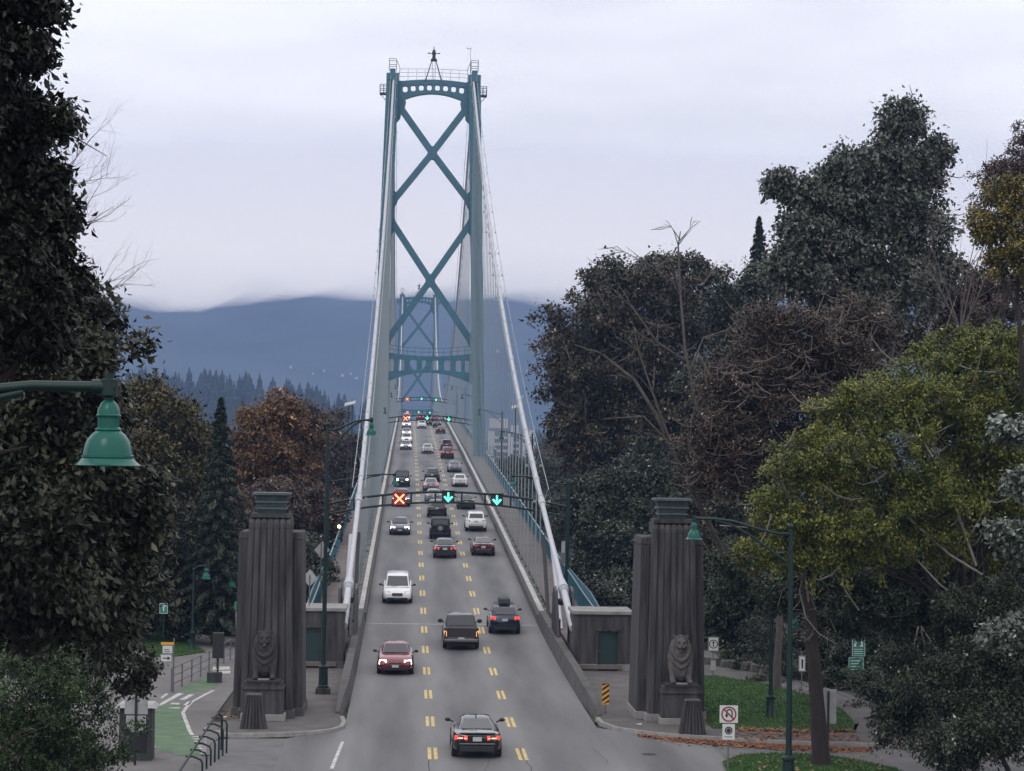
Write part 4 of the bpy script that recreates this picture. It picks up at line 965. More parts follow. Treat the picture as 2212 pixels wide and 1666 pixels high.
# rail fence of the far bike lane
t_ = empty('path_railing', (0,0,0), 'grey pipe railing with three bars along the far green bike lane', 'railing')
pts = [Vector((-13.85+ (1.9*i/7.0) - .02*i*i*.4, 101.8+15.2*i/7.0, 0)) for i in range(8)]
mb = MB()
for h in (.35,.72,1.1): mb.tube([p+Vector((0,0,h)) for p in pts], .032, 6)
mb.build('rails', M['galv'], t_)
for p in pts: MB().tube([p, p+Vector((0,0,1.1))], .036, 6).build('post', M['galv'], t_)
# bicycle ramp hoops at the bottom
t_ = empty('stair_railing', (0,0,0), 'dark green hooped hand rail rising at the bottom left corner', 'railing')
pa, pb = Vector((-10.75,74.2,0)), Vector((-9.95,82.6,0)); dd = (pb-pa)
mb = MB(); mb.tube([pa+Vector((0,0,.1)), pb+Vector((-.1,-.4,1.35)), pb+Vector((0,-.05,1.42)), pb+Vector((.12,.2,1.25)), pb+Vector((.12,.2,0))], .045, 8); mb.build('hand_rail', M['dgreen'], t_, smooth=50)
for i in range(7):
    p = pa+dd*(.35+i*.095); h = .55+i*.13; q = p+Vector((.45,0,0))
    MB().tube([p+Vector((-.15,0,h)), p+Vector((.12,0,h)), q+Vector((-.05,0,h-.12)), q+Vector((0,0,h-.25)), q], .036, 6).build('hoop', M['dgreen'], t_, smooth=50)
t_ = empty('delineator_post', (-10.30,81.2,0), 'slim white flexible post at the end of the green bike lane', 'post'); MB().tube([(0,0,.03),(0,0,1.05)], .055, 10).build('tube', M['bldw'], t_, smooth=50); MB().lathe([(0,.04),(.16,.03),(.18,0)], (0,0,0), 12).build('foot', M['trim'], t_)
# low stone wall and path edging beyond the right lawn
t_ = MB(); 
for i in range(9):
    x = 12.9+i*.42; y = 118-i*.75; t_.frust((x-.4,x+.4,y-.5,y+.5),(x-.33,x+.33,y-.42,y+.42),0,.5+.1*random.random())
tag(t_.build('stone_wall', mat('wall_stone',(.10,.095,.085),.95,noise=(2,.4),bump=(5,.8)), bevel=.05), 'low rough stone wall along the path beyond the right lawn', 'wall')
# fallen leaves
def litter(name, fn, n_, label, m, s0=.05, s1=.11, z0=.02):
    v = []; f = []
    for i in range(n_):
        x, y, zz = fn(); a = random.random()*6.28; s_ = random.uniform(s0, s1); t1, t2 = random.uniform(-.4,.4), random.uniform(-.4,.4); k = len(v)
        for dx, dy in ((-1,0),(0,-.7),(1,0),(0,.7)): v.append((x+s_*(dx*math.cos(a)-dy*math.sin(a)), y+s_*(dx*math.sin(a)+dy*math.cos(a)), zz+z0+s_*(dx*t1+dy*t2)+.02)); 
        f.append((k,k+1,k+2,k+3))
    me = bpy.data.meshes.new(name); me.from_pydata(v, [], f); me.materials.append(m); o = bpy.data.objects.new(name, me); COL.objects.link(o); tag(o, label, 'leaves', kind='stuff')
lm = mat('fallen_leaf', (.21,.085,.038), .85, noise=(9,.6)); lm2 = mat('fallen_leaf_tan', (.20,.13,.07), .85, noise=(9,.5))
KP = [Vector((6.9,88.2)),Vector((8.2,87.2)),Vector((9.4,86.7)),Vector((10.8,86.1)),Vector((12.4,85.45)),Vector((14.3,85.0)),Vector((15.6,84.9))]
def alongk(spread=.55, side=-1):
    i = min(5, int(random.triangular(0,6,4))); f = random.random(); p = KP[i].lerp(KP[i+1], f); return p.x+random.gauss(0,.15), p.y+side*abs(random.gauss(0,spread))*.9-.15, 0
litter('leaf_litter', lambda: alongk(.62), 5200, 'brown fallen leaves drifted against the right kerb', lm)
litter('leaf_litter_grass', lambda: (random.uniform(11.2,16.0), 88.6+abs(random.gauss(0,.6)), .13), 1500, 'tan fallen leaves along the edge of the right lawn', lm2)
litter('leaf_litter_walk', lambda: (random.uniform(10.5,15.8), random.uniform(85.9,88.6), .13), 420, 'scattered leaves on the right sidewalk', lm)
litter('leaf_litter_verge', lambda: (random.uniform(9.3,15.5), random.uniform(77.5,82.5), .08), 160, 'scattered leaves on the corner verge', lm2)
litter('leaf_litter_left', lambda: (random.uniform(-10.9,-9.9), random.uniform(90,94), .1), 90, 'leaves at the foot of the left pillar', lm)
# papers on the walks
for x, y, n_ in ((-10.5,91.4,'left'),(7.1,90.3,'right')):
    mb = MB(); mb.add([(x-.14,y,.17),(x+.1,y-.06,.15),(x+.15,y+.07,.19),(x-.08,y+.1,.16)], [(0,1,2,3)]); tag(mb.build('litter', M['signw']), 'white scrap of paper on the %s sidewalk' % n_, 'litter')
# ------------------------------------------------------------------ vehicles
PAINT = {}
def paint(n, c, r=.22, met=.3):
    if n not in PAINT: PAINT[n] = mat('paint_'+n, c, r, met, coat=.7)
    return PAINT[n]
# lower body stations (y from the rear, half width factor, top z, bottom z); cabin (rear base, rear top, front top, front base, belt z, roof z, belt hw, roof hw)
TYPES = {
 'coupe': dict(L=4.63,W=1.86,S=[(0,.78,.84,.36),(.10,.90,.96,.26),(.45,.98,1.00,.20),(1.2,1,.98,.19),(3.1,1,.95,.19),(3.8,.98,.90,.2),(4.3,.92,.80,.22),(4.55,.82,.68,.28),(4.63,.70,.58,.34)],C=(.62,1.75,2.70,3.55,.97,1.37,.80,.56)),
 'sedan': dict(L=4.75,W=1.83,S=[(0,.80,.86,.36),(.10,.92,.98,.26),(.5,.98,1.03,.20),(1.2,1,1.0,.19),(3.2,1,.96,.19),(3.9,.98,.91,.2),(4.4,.93,.82,.22),(4.66,.83,.70,.28),(4.75,.72,.60,.34)],C=(.70,1.50,2.80,3.60,.99,1.45,.81,.60)),
 'hatch': dict(L=4.40,W=1.80,S=[(0,.84,.90,.36),(.08,.95,1.02,.26),(.5,1,1.04,.20),(1.2,1,1.02,.19),(3.1,1,.99,.19),(3.7,.98,.93,.2),(4.1,.92,.83,.22),(4.32,.82,.70,.28),(4.40,.70,.60,.34)],C=(.10,.62,2.65,3.35,1.0,1.52,.83,.62)),
 'wagon': dict(L=4.75,W=1.84,S=[(0,.84,.92,.38),(.08,.95,1.04,.30),(.5,1,1.07,.26),(1.2,1,1.05,.25),(3.2,1,1.02,.25),(3.9,.98,.97,.26),(4.4,.93,.87,.28),(4.66,.83,.74,.32),(4.75,.72,.64,.38)],C=(.12,.60,2.85,3.65,1.04,1.60,.83,.63)),
 'suv': dict(L=4.65,W=1.90,S=[(0,.88,1.0,.42),(.07,.96,1.10,.34),(.4,1,1.14,.28),(1.2,1,1.12,.27),(3.1,1,1.10,.27),(3.8,.98,1.06,.28),(4.3,.94,.98,.30),(4.56,.86,.84,.34),(4.65,.76,.72,.40)],C=(.08,.42,2.75,3.45,1.10,1.72,.84,.67)),
 'minivan': dict(L=4.90,W=1.95,S=[(0,.88,.98,.36),(.08,.96,1.08,.28),(.4,1,1.12,.22),(1.2,1,1.10,.21),(3.3,1,1.06,.21),(4.0,.98,1.02,.22),(4.5,.95,.93,.24),(4.80,.86,.78,.28),(4.90,.76,.66,.34)],C=(.10,.45,3.10,4.15,1.08,1.74,.84,.68)),
 'jeep': dict(L=4.0,W=1.84,S=[(0,.90,1.12,.50),(.05,.94,1.14,.44),(.4,.95,1.14,.40),(2.0,.95,1.12,.40),(2.7,.92,1.12,.42),(3.4,.84,1.08,.44),(3.85,.80,1.04,.46),(3.95,.78,.98,.50),(4.0,.76,.90,.54)],C=(.06,.12,2.45,2.70,1.14,1.84,.90,.80)),
 'pickup': dict(L=5.7,W=1.98,S=[(0,.95,1.12,.50),(.06,.97,1.14,.42),(.5,1,1.15,.36),(2.0,1,1.15,.34),(3.7,1,1.14,.34),(4.6,.98,1.10,.36),(5.2,.96,1.04,.38),(5.62,.90,.92,.42),(5.7,.82,.80,.46)],C=(1.80,2.00,3.35,4.20,1.13,1.82,.86,.70)),
}
def vehicle(kind, pname, lane_x, y_near, face, label, lights=True, detail=2, roofbox=False, flare=False, sc=1.0):
    T = TYPES[kind]; Lc, Wd = T['L'], T['W']; hw = Wd/2; P = PAINT[pname]
    rz = 0 if face > 0 else math.pi
    slope = math.atan((dz(y_near+4)-dz(y_near))/4)
    yo = y_near if face > 0 else y_near+Lc*0
    nm_ = {'coupe':'car','sedan':'car','hatch':'car','wagon':'car','suv':'suv','minivan':'minivan','jeep':'jeep','pickup':'pickup_truck'}[kind]
    nm_ = {'jeep':'offroad_car','suv':'sport_utility_car'}.get(nm_, nm_)
    # origin at the mid length on the road
    cy = y_near+Lc/2; t_ = empty(nm_, (lane_x, cy, dz(cy)+.012), label, {'pickup':'pickup truck','minivan':'minivan','suv':'car','jeep':'car'}.get(kind, 'car'))
    t_.rotation_euler = Matrix.Rotation(slope, 3, 'X').to_euler(); 
    if face < 0:
        t_.rotation_euler = (Matrix.Rotation(slope, 3, 'X') @ Matrix.Rotation(math.pi, 3, 'Z')).to_euler()
    h = Lc/2
    def ring_(y, f, zt, zb):
        w = hw*f; H = zt-zb
        half = [(w*.70,zb),(w*.93,zb+.05),(w,zb+.16),(w,zb+H*.50),(w*.985,zb+H*.78),(w*.93,zt-.05),(w*.80,zt),(w*.4,zt+.018),(0,zt+.024)]
        return [(x,y-h,z) for x, z in half]+[(-x,y-h,z) for x, z in half[-2::-1]]
    mb = MB(); rings = [ring_(*s_) for s_ in T['S']]; n_ = len(rings[0])
    mb.add([p for r_ in rings for p in r_], [(i*n_+k, i*n_+(k+1) % n_, (i+1)*n_+(k+1) % n_, (i+1)*n_+k) for i in range(len(rings)-1) for k in range(n_)]+[tuple(range(n_)), tuple(range((len(rings)-1)*n_, len(rings)*n_))])
    body = mb.build('body', P, t_, smooth=38)
    rb, rt, ft, fb, zb_, zr, wb, wr = T['C']; wb *= hw*1.06; wr *= hw*1.06
    def cp(y, w, z): return Vector((w, y-h, z))
    K = dict(rbl=cp(rb,-wb*.94,zb_-.02), rbr=cp(rb,wb*.94,zb_-.02), rtl=cp(rt,-wr,zr-.05), rtr=cp(rt,wr,zr-.05), ftl=cp(ft,-wr,zr-.05), ftr=cp(ft,wr,zr-.05), fbl=cp(fb,-wb*.92,zb_-.05), fbr=cp(fb,wb*.92,zb_-.05))
    bl = cp((rb*2+fb)/3,-wb*1.02,zb_-.02); br = cp((rb*2+fb)/3,wb*1.02,zb_-.02); bl2 = cp((rb+fb*2)/3,-wb*1.02,zb_-.02); br2 = cp((rb+fb*2)/3,wb*1.02,zb_-.02)
    mb = MB(); rs = [K[k] for k in ('rbl','rbr','rtl','rtr','ftl','ftr','fbl','fbr')]
    rc = [cp(rt+.12,-wr*.6,zr), cp(rt+.12,wr*.6,zr), cp(ft-.12,-wr*.6,zr), cp(ft-.12,wr*.6,zr)]
    mb.add(rs+rc, [(0,1,3,2),(4,5,7,6),(0,2,4,6),(1,7,5,3),(2,3,9,8),(5,4,10,11),(8,9,11,10),(2,8,10,4),(3,5,11,9),(0,6,7,1)])
    cab = mb.build('cabin', M['trim'] if (kind == 'jeep') else P, t_, smooth=45, bevel=.03)
    def pane(name, a, b_, c_, d, i0=.08, i1=.92, j0=.10, j1=.90, off=.034, m='glass'):   # a b bottom, d c top
        def at(u, v): return (a.lerp(b_, u)).lerp(d.lerp(c_, u), v)
        nn = (b_-a).cross(d-a).normalized(); ctr = Vector((0,0,.9)); 
        if (at(.5,.5)-ctr).dot(nn) < 0: nn = -nn
        if name != 'side_window' and abs(nn.x) > .9: pass
        q = [at(i0,j0), at(i1,j0), at(i1,j1), at(i0,j1)]
        mb = MB(); mb.add([p+nn*off*.3 for p in q]+[p+nn*off for p in q], [(0,3,2,1),(4,5,6,7),(0,1,5,4),(1,2,6,5),(2,3,7,6),(3,0,4,7)])
        return mb.build(name, M[m], t_)
    pane('windshield', K['fbl'], K['fbr'], K['ftr'], K['ftl'], .05, .95, .12, .93)
    pane('rear_window', K['rbl'], K['rbr'], K['rtr'], K['rtl'], .09, .91, .26 if kind in ('suv','minivan','wagon','jeep') else .15, .90)
    if detail > 0:
        for s in (0, 1):
            a, b_, c_, d = (K['rbl'],K['fbl'],K['ftl'],K['rtl']) if s == 0 else (K['rbr'],K['fbr'],K['ftr'],K['rtr'])
            pane('side_window', a, b_, c_, d, .10, .90, .14, .86, .04)
    if kind == 'pickup':
        MB().box(-hw*.84,hw*.84,.12-h,1.74-h,1.10,1.19).build('bed_liner', M['trim'], t_)
        for s in (-1, 1): MB().box(min(s*hw*.86,s*hw*.98),max(s*hw*.86,s*hw*.98),.02-h,1.8-h,1.14,1.27).build('bed_rail', P, t_, bevel=.02)
        MB().box(-hw*.80,hw*.80,-.02-h,.06-h,.74,1.28).build('tailgate', P, t_, bevel=.02)
    rear_y = -h; front_y = h
    # wheels
    wr_ = .40 if kind in ('pickup','jeep') else .345; 
    for s in (-1, 1):
        for wy in (.78 if kind != 'pickup' else 1.15, Lc-.88):
            c = Vector((s*(hw-.10), wy-h, wr_-.01)); mb = MB()
            mb.tube([c+Vector((-.12,0,0)), c+Vector((-.10,0,0)), c+Vector((.10,0,0)), c+Vector((.12,0,0))], [wr_-.03,wr_,wr_,wr_-.03], 16); wh = mb.build('wheel', M['tyre'], t_, smooth=50)
            if detail > 1:
                e = c+Vector((s*.125,0,0)); mb = MB()
                for k in range(5):
                    a = k*2*math.pi/5; mb.bar(e, e+Vector((0,math.cos(a)*wr_*.62,math.sin(a)*wr_*.62)), .07, .02, (1,0,0))
                mb.tube([e-Vector((s*.02,0,0)), e-Vector((s*.005,0,0))], wr_*.66, 14); mb.build('rim', M['rim'], wh)
    # lower valance, bumper shadow line, plate
    yr = rear_y; zb0 = T['S'][0][3]
    MB().box(-hw*.70,hw*.70,yr-.005,yr+.3,zb0-.10,zb0+.12).build('rear_valance', M['trim'], t_, bevel=.02)
    MB().box(-hw*.70,hw*.70,front_y-.3,front_y+.004,zb0-.10,zb0+.08).build('front_valance', M['trim'], t_, bevel=.02)
    # under body keeps the light out beneath
    MB().box(-hw*.80,hw*.80,-h+.35,h-.4,.20,.42).build('underbody', M['trim'], t_)
    for s in (-1, 1):   # door mirrors
        mb = MB(); x0 = hw*.90; mb.bar((s*x0, fb-.30-h, zb_+.0), (s*(hw+.09), fb-.30-h, zb_+.07), .05, .05); mb.ball((s*(hw+.14), fb-.30-h, zb_+.09), (.115 if kind != 'pickup' else .15,.07,.075 if kind != 'pickup' else .12), 10, 6); mb.build('mirror', M['trim'] if kind != 'van' else P, t_, smooth=50)
    zt = T['S'][1][2]; zt0 = T['S'][0][2]
    if face > 0:
        pz = {'coupe':.66,'sedan':.70,'hatch':.62,'wagon':.80,'suv':.86,'minivan':.8,'jeep':.55,'pickup':.58}[kind]
        MB().box(-.17,.17,yr-.035,yr-.004,pz,pz+.16).build('licence_plate', M['plate'], t_, bevel=.005)
        MB().box(-hw*.72,hw*.72,yr-.02,yr+.1,zb0+.19,zb0+.225).build('bumper_trim', M['chrome'] if kind in ('coupe','pickup') else M['trim'], t_)
        if kind == 'pickup': MB().box(-hw*.93,hw*.93,yr-.14,yr+.05,.50,.66).build('bumper', mat('bumper_chrome',(.2,.2,.21),.3,.8), t_, bevel=.03)
        if kind in ('coupe','sedan'): MB().box(-hw*.72,hw*.72,yr+.00,yr+.16,zt-.03,zt+.02).build('boot_lip', P, t_, bevel=.02); MB().box(-hw*.55,hw*.55,yr-.014,yr+.05,zt-.20,zt-.185).build('boot_seam', M['trim'], t_)
        lm_ = 'tail_on' if lights else 'lampoff'
        for s in (-1, 1):
            if kind == 'coupe': g_ = (.40,.92,.70,.86)
            elif kind == 'sedan': g_ = (.52,.92,.72,.88)
            elif kind in ('suv','wagon','minivan'): g_ = (.62,.93,.86,1.06)
            elif kind == 'hatch': g_ = (.62,.93,.80,.96)
            elif kind == 'jeep': g_ = (.78,.95,.78,.96)
            else: g_ = (.83,.97,.78,1.08)
            xa, xb = sorted((s*hw*g_[0], s*hw*g_[1])); y1 = yr-.02; y2 = yr+.16
            mb = MB(); z0_, z1_ = g_[2], g_[3]
            mb.add([(xa,y1+(.09 if s < 0 else 0),z0_),(xb,y1+(.09 if s > 0 else 0),z0_),(xb,y2,z0_),(xa,y2,z0_),(xa,y1+(.09 if s < 0 else 0),z1_),(xb,y1+(.09 if s > 0 else 0),z1_),(xb,y2,z1_),(xa,y2,z1_)], [(0,3,2,1),(4,5,6,7),(0,1,5,4),(1,2,6,5),(2,3,7,6),(3,0,4,7)])
            tl = mb.build('taillight', M['amber'] if (kind == 'pickup' and lights) else M[lm_], t_, bevel=.015)
            if lights and kind == 'coupe':
                mb = MB(); mb.box(min(s*.58*hw,s*.80*hw), max(s*.58*hw,s*.80*hw), y1-.012, y1-.002, .755, .80); mb.box(min(s*.44*hw,s*.53*hw), max(s*.44*hw,s*.53*hw), y1-.012, y1-.002, .75, .79); mb.build('lit_core', M['tail_core'], tl)
        if kind == 'jeep':
            mb = MB(); mb.tube([(0,yr-.26,1.02),(0,yr-.24,1.02),(0,yr-.04,1.02)], [.33,.38,.38], 20); sw_ = mb.build('spare_wheel', M['tyre'], t_, smooth=40); MB().tube([(0,yr-.275,1.02),(0,yr-.262,1.02)], .21, 16).build('rim', M['rim'], sw_)
            for s in (-1, 1): MB().frust((min(s*hw*.9,s*hw*1.04),max(s*hw*.9,s*hw*1.04),.35-h,1.2-h),(min(s*hw*.9,s*hw*1.02),max(s*hw*.9,s*hw*1.02),.45-h,1.1-h),.74,.84).build('fender_flare', M['trim'], t_)
            MB().box(-hw*.9,hw*.9,yr-.14,yr+.02,.46,.60).build('bumper', M['trim'], t_, bevel=.02)
    else:
        fz = T['S'][-2][2]; gz_ = T['S'][-2][3]
        MB().box(-hw*.36,hw*.36,front_y-.03,front_y+.022,gz_+.24,fz-.06).build('grille', M['trim'], t_, bevel=.02)
        mb = MB()
        for k in range(3): mb.box(-hw*.34,hw*.34,front_y+.024,front_y+.034,gz_+.27+k*.08,gz_+.29+k*.08)
        mb.build('grille_bar', M['chrome'], t_)
        MB().box(-hw*.62,hw*.62,front_y-.1,front_y+.012,gz_+.06,gz_+.15).build('lower_grille', M['trim'], t_)
        MB().box(-.17,.17,front_y+.035,front_y+.048,gz_+.12,gz_+.25).build('licence_plate', M['plate'], t_, bevel=.005)
        for s in (-1, 1):
            z1_ = fz+.02; z0_ = fz-.17; mb = MB()
            if kind == 'jeep': mb.tube([(s*hw*.62,front_y-.1,z0_+.08),(s*hw*.62,front_y+.03,z0_+.08)], .12, 14)
            else:
                xa, xb = s*hw*.50, s*hw*.90
                q = [(xa,front_y-.005),(xb,front_y-.23),(xb,front_y-.42),(xa,front_y-.25)]
                mb.add([(x,y,z0_) for x, y in q]+[(x*.98,y-.05,z1_+.03) for x, y in q], [(0,3,2,1),(4,5,6,7),(0,1,5,4),(1,2,6,5),(2,3,7,6),(3,0,4,7)])
            mb.build('headlight', M['head_on'] if lights else M['lenscl'], t_, bevel=.012)
        if detail > 1:
            mb = MB()
            for s in (-1, 1): mb.bar((s*.05+.25, fb-h+.02, zb_+.0), (s*.30+.2, fb-.25-h, zb_+.1), .02, .02)
            mb.build('wiper', M['trim'], t_)
    if roofbox:
        rbx = MB(); rbx.frust((-.36,.36,rt+.35-h,ft-.1-h),(-.32,.32,rt+.45-h,ft-.5-h),zr+.10,zr+.42); rbx.build('roof_box', M['trim'], t_, bevel=.06)
        mb = MB()
        for y in (rt+.6-h, ft-.4-h): mb.box(-wr,wr,y-.03,y+.03,zr+.02,zr+.07)
        mb.build('roof_rack', M['galv'], t_)
    elif kind == 'coupe':
        mb = MB(); mb.prism([(rt-h+.05,zr),(rt-h+.22,zr),(rt-h+.08,zr+.09)], -.02, .02, 'X'); mb.build('antenna', M['trim'], t_)
    return t_
for n_, c, r_, mt in (('black',(.008,.009,.012),.12,.2),('red',(.18,.012,.028),.2,.4),('darkgrey',(.035,.032,.032),.3,.4),('navy',(.012,.022,.045),.2,.4),('white',(.72,.72,.73),.3,0),('charcoal',(.05,.052,.06),.22,.5),
                      ('maroon',(.085,.008,.016),.2,.4),('blueblack',(.02,.023,.04),.2,.4),('silver',(.34,.35,.37),.25,.6),('greyblue',(.10,.11,.15),.22,.5),('slate',(.05,.058,.068),.25,.4)):
    paint(n_, c, r_, mt)
V = vehicle; A, TW = 1, -1
V('coupe','black',-.05,80.9,A,'glossy black coupe with glowing red tail lights nearest in the middle lane',True,2)
V('sedan','red',-3.32,108.0,TW,'dark red car with bright headlights nearest in the oncoming left lane',True,2)
V('pickup','darkgrey',.28,119.0,A,'dark grey pickup truck with amber tail lamps in the middle lane',True,2)
V('wagon','navy',3.05,126.6,A,'dark blue wagon carrying a black roof box in the right lane',True,2,roofbox=True)
V('minivan','white',-3.42,141.0,TW,'white minivan coming in the left lane',False,2)
V('sedan','charcoal',.2,170.6,A,'dark grey sedan with red tail lights behind the spare-wheel off-roader',True,2)
V('coupe','maroon',3.36,173.0,A,'maroon coupe low in the right lane',False,1)
V('jeep','black',.05,186.6,A,'boxy black off-roader with spare wheel on its back door',False,2)
V('suv','white',3.42,194.7,A,'white hatchback SUV in the right lane before the gantry',False,2)
V('sedan','greyblue',-3.5,190.1,TW,'grey-blue sedan with blazing headlights in the left lane just before the gantry',True,2)
V('suv','black',.05,209.5,A,'black SUV right ahead of the spare-wheel off-roader',False,1)
V('sedan','slate',3.2,220.2,A,'slate grey sedan under the right green arrow',False,1)
V('sedan','silver',-.1,227.8,A,'silver car partly behind the gantry arm between red cross and middle arrow',False,1)
V('suv','slate',-3.55,222.6,TW,'dark car with headlights right behind the red cross signal',True,1)
V('sedan','silver',-.2,246.4,A,'grey sedan in the middle lane just beyond the gantry',True,1)
V('jeep','blueblack',-3.55,253.3,TW,'upright black off-roader with round headlights in the left lane',True,1)
V('suv','black',.1,262.5,A,'black SUV ahead of the grey sedan in the middle lane',False,1)
V('sedan','white',3.35,254.8,A,'white sedan in the right lane just beyond the gantry',False,1)
V('sedan','silver',3.3,284.0,A,'silver coupe-like sedan ahead of the white one in the right lane',False,1)
V('suv','maroon',2.95,318.3,A,'maroon SUV nearer of two dark red ones by the tower foot',True,1)
V('suv','maroon',3.3,345.5,A,'maroon pickup-like SUV farther of two dark red ones by the tower foot',False,0)
V('sedan','white',.1,333.3,A,'white car in the middle lane near the tower',False,1)
V('sedan','silver',-3.3,345.0,TW,'silver car with headlights nearest in the far oncoming queue',True,1)
V('suv','white',-3.25,370,TW,'white SUV second in the far oncoming queue with lit headlights',True,0)
V('sedan','silver',-3.3,403,TW,'silver car third in the far oncoming queue',True,0)
V('suv','white',-3.4,446,TW,'white SUV fourth in the far oncoming queue below the far red signal',True,0)
V('sedan','maroon',3.35,417.6,A,'small dark red car nearing the crest in the right lane',False,0)
V('sedan','black',3.1,451,A,'small black car just behind the crest in the right lane',False,0)
V('suv','white',-.2,444,A,'white SUV near the crest in the middle lane',False,0)
V('sedan','black',1.2,462,A,'small dark car squeezed between middle and right lane near the crest',False,0)
V('suv','maroon',2.9,489,A,'tiny red SUV at the crest in the right lane',True,0)
V('suv','red',-.3,505,A,'tiny red car at the crest in the middle lane',True,0)
V('suv','white',-3.5,500,TW,'tiny white car at the crest in the oncoming lane',True,0)
# ------------------------------------------------------------------ vegetation
LEAF_K = .92
def leaf_material(name, cols, spec=.34, rough=.46):
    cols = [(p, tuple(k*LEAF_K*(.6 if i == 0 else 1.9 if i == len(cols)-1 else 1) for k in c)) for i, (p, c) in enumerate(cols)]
    """cols = list of (position, colour); every leaf draws its own place on the ramp"""
    m = bpy.data.materials.new(name); m.use_nodes = True; t = m.node_tree; b = t.nodes['Principled BSDF']
    a = t.nodes.new('ShaderNodeAttribute'); a.attribute_name = 'tint'; a.attribute_type = 'GEOMETRY'
    r = t.nodes.new('ShaderNodeValToRGB'); t.links.new(a.outputs['Fac'], r.inputs[0]); cr = r.color_ramp
    cr.elements[0].position = cols[0][0]; cr.elements[0].color = (*cols[0][1], 1); cr.elements[1].position = cols[-1][0]; cr.elements[1].color = (*cols[-1][1], 1)
    for p, c in cols[1:-1]: e = cr.elements.new(p); e.color = (*c, 1)
    t.links.new(r.outputs[0], b.inputs['Base Color']); b.inputs['Roughness'].default_value = rough; b.inputs['Specular IOR Level'].default_value = spec
    return m
LM = dict(
 near=leaf_material('near_maple_leaf', [(0,(.006,.007,.005)),(.6,(.014,.017,.009)),(.9,(.032,.034,.022)),(1,(.08,.065,.04))]),
 darkb=leaf_material('brown_green_leaf', [(0,(.010,.011,.006)),(.5,(.022,.027,.012)),(.85,(.050,.052,.026)),(1,(.13,.11,.075))]),
 olive=leaf_material('olive_leaf', [(0,(.036,.036,.010)),(.5,(.088,.072,.018)),(.9,(.17,.115,.03)),(1,(.17,.12,.05))]),
 orange=leaf_material('orange_leaf', [(0,(.04,.026,.012)),(.4,(.125,.066,.024)),(.9,(.24,.125,.045)),(1,(.40,.23,.11))]),
 brown=leaf_material('brown_leaf', [(0,(.028,.018,.013)),(.5,(.068,.040,.027)),(.9,(.12,.075,.05)),(1,(.20,.15,.12))]),
 conif=leaf_material('conifer_needle', [(0,(.008,.016,.009)),(.6,(.018,.032,.018)),(1,(.04,.055,.035))]),
 mapleR=leaf_material('maple_leaf', [(0,(.015,.014,.007)),(.45,(.052,.045,.026)),(.8,(.095,.068,.042)),(1,(.17,.13,.10))]),
 greyg=leaf_material('grey_green_leaf', [(0,(.034,.042,.030)),(.45,(.088,.098,.078)),(.85,(.16,.165,.15)),(1,(.22,.22,.21))]),
 twig=leaf_material('red_brown_leaf', [(0,(.040,.026,.022)),(.5,(.085,.055,.046)),(.85,(.14,.10,.088)),(1,(.26,.21,.19))]),
 yell=leaf_material('yellow_green_leaf', [(0,(.040,.056,.010)),(.35,(.125,.145,.024)),(.9,(.25,.24,.045)),(1,(.26,.23,.08))]),
 ygold=leaf_material('gold_leaf', [(0,(.08,.07,.014)),(.5,(.18,.14,.024)),(1,(.27,.21,.06))]),
 dgreen=leaf_material('dark_green_leaf', [(0,(.008,.013,.005)),(.55,(.028,.038,.016)),(.85,(.072,.084,.048)),(1,(.20,.21,.17))]),
 bush=leaf_material('bush_leaf', [(0,(.010,.022,.005)),(.5,(.026,.054,.012)),(.9,(.065,.105,.03)),(1,(.12,.15,.08))]),
 pale=leaf_material('pale_leaf', [(0,(.06,.075,.06)),(.5,(.11,.13,.11)),(1,(.19,.21,.19))]),
 mist=leaf_material('far_leaf', [(0,(.03,.036,.018)),(.6,(.055,.060,.030)),(1,(.09,.09,.05))]),
)
def leaf_faces(cent, dirs, size, droop=.5, wid=.55):
    """one folded leaf (two triangles pairs) per centre; numpy arrays in, verts/faces out"""
    n = len(cent)
    a = rng.normal(size=(n,3))*.75+dirs; a[:,2] -= droop; a /= np.linalg.norm(a, axis=1)[:,None]+1e-9
    r = rng.normal(size=(n,3))*.55+np.array([0,0,1.]); b_ = np.cross(a, r); b_ /= np.linalg.norm(b_, axis=1)[:,None]+1e-9
    c = np.cross(a, b_); L_ = (size*(.6+.8*rng.random(n)))[:,None]; w = L_*wid
    base = cent-a*L_*.5; tip = cent+a*L_*.5; fold = c*L_*.18
    v = np.stack([base, cent-a*L_*.05+b_*w*.5+fold, tip, cent-a*L_*.05-b_*w*.5+fold], 1)
    return v
def make_leaves(name, V_, tint, m, parent):
    n = len(V_); me = bpy.data.meshes.new(name)
    me.vertices.add(n*4); me.vertices.foreach_set('co', V_.reshape(-1).astype(np.float32))
    # every leaf two triangles folded along its midrib
    idx = (np.arange(n)[:,None]*4+np.array([[0,1,2,0,2,3]])).reshape(-1)
    me.loops.add(n*6); me.loops.foreach_set('vertex_index', idx.astype(np.int32))
    me.polygons.add(n*2); me.polygons.foreach_set('loop_start', (np.arange(n*2)*3).astype(np.int32))
    try: me.polygons.foreach_set('loop_total', np.full(n*2, 3, np.int32))
    except Exception: pass
    me.materials.append(m); me.update(calc_edges=True)
    at = me.attributes.new('tint', 'FLOAT', 'FACE'); at.data.foreach_set('value', np.repeat(tint, 2).astype(np.float32))
    o = bpy.data.objects.new(name, me); COL.objects.link(o)
    if parent: o.parent = parent
    return o
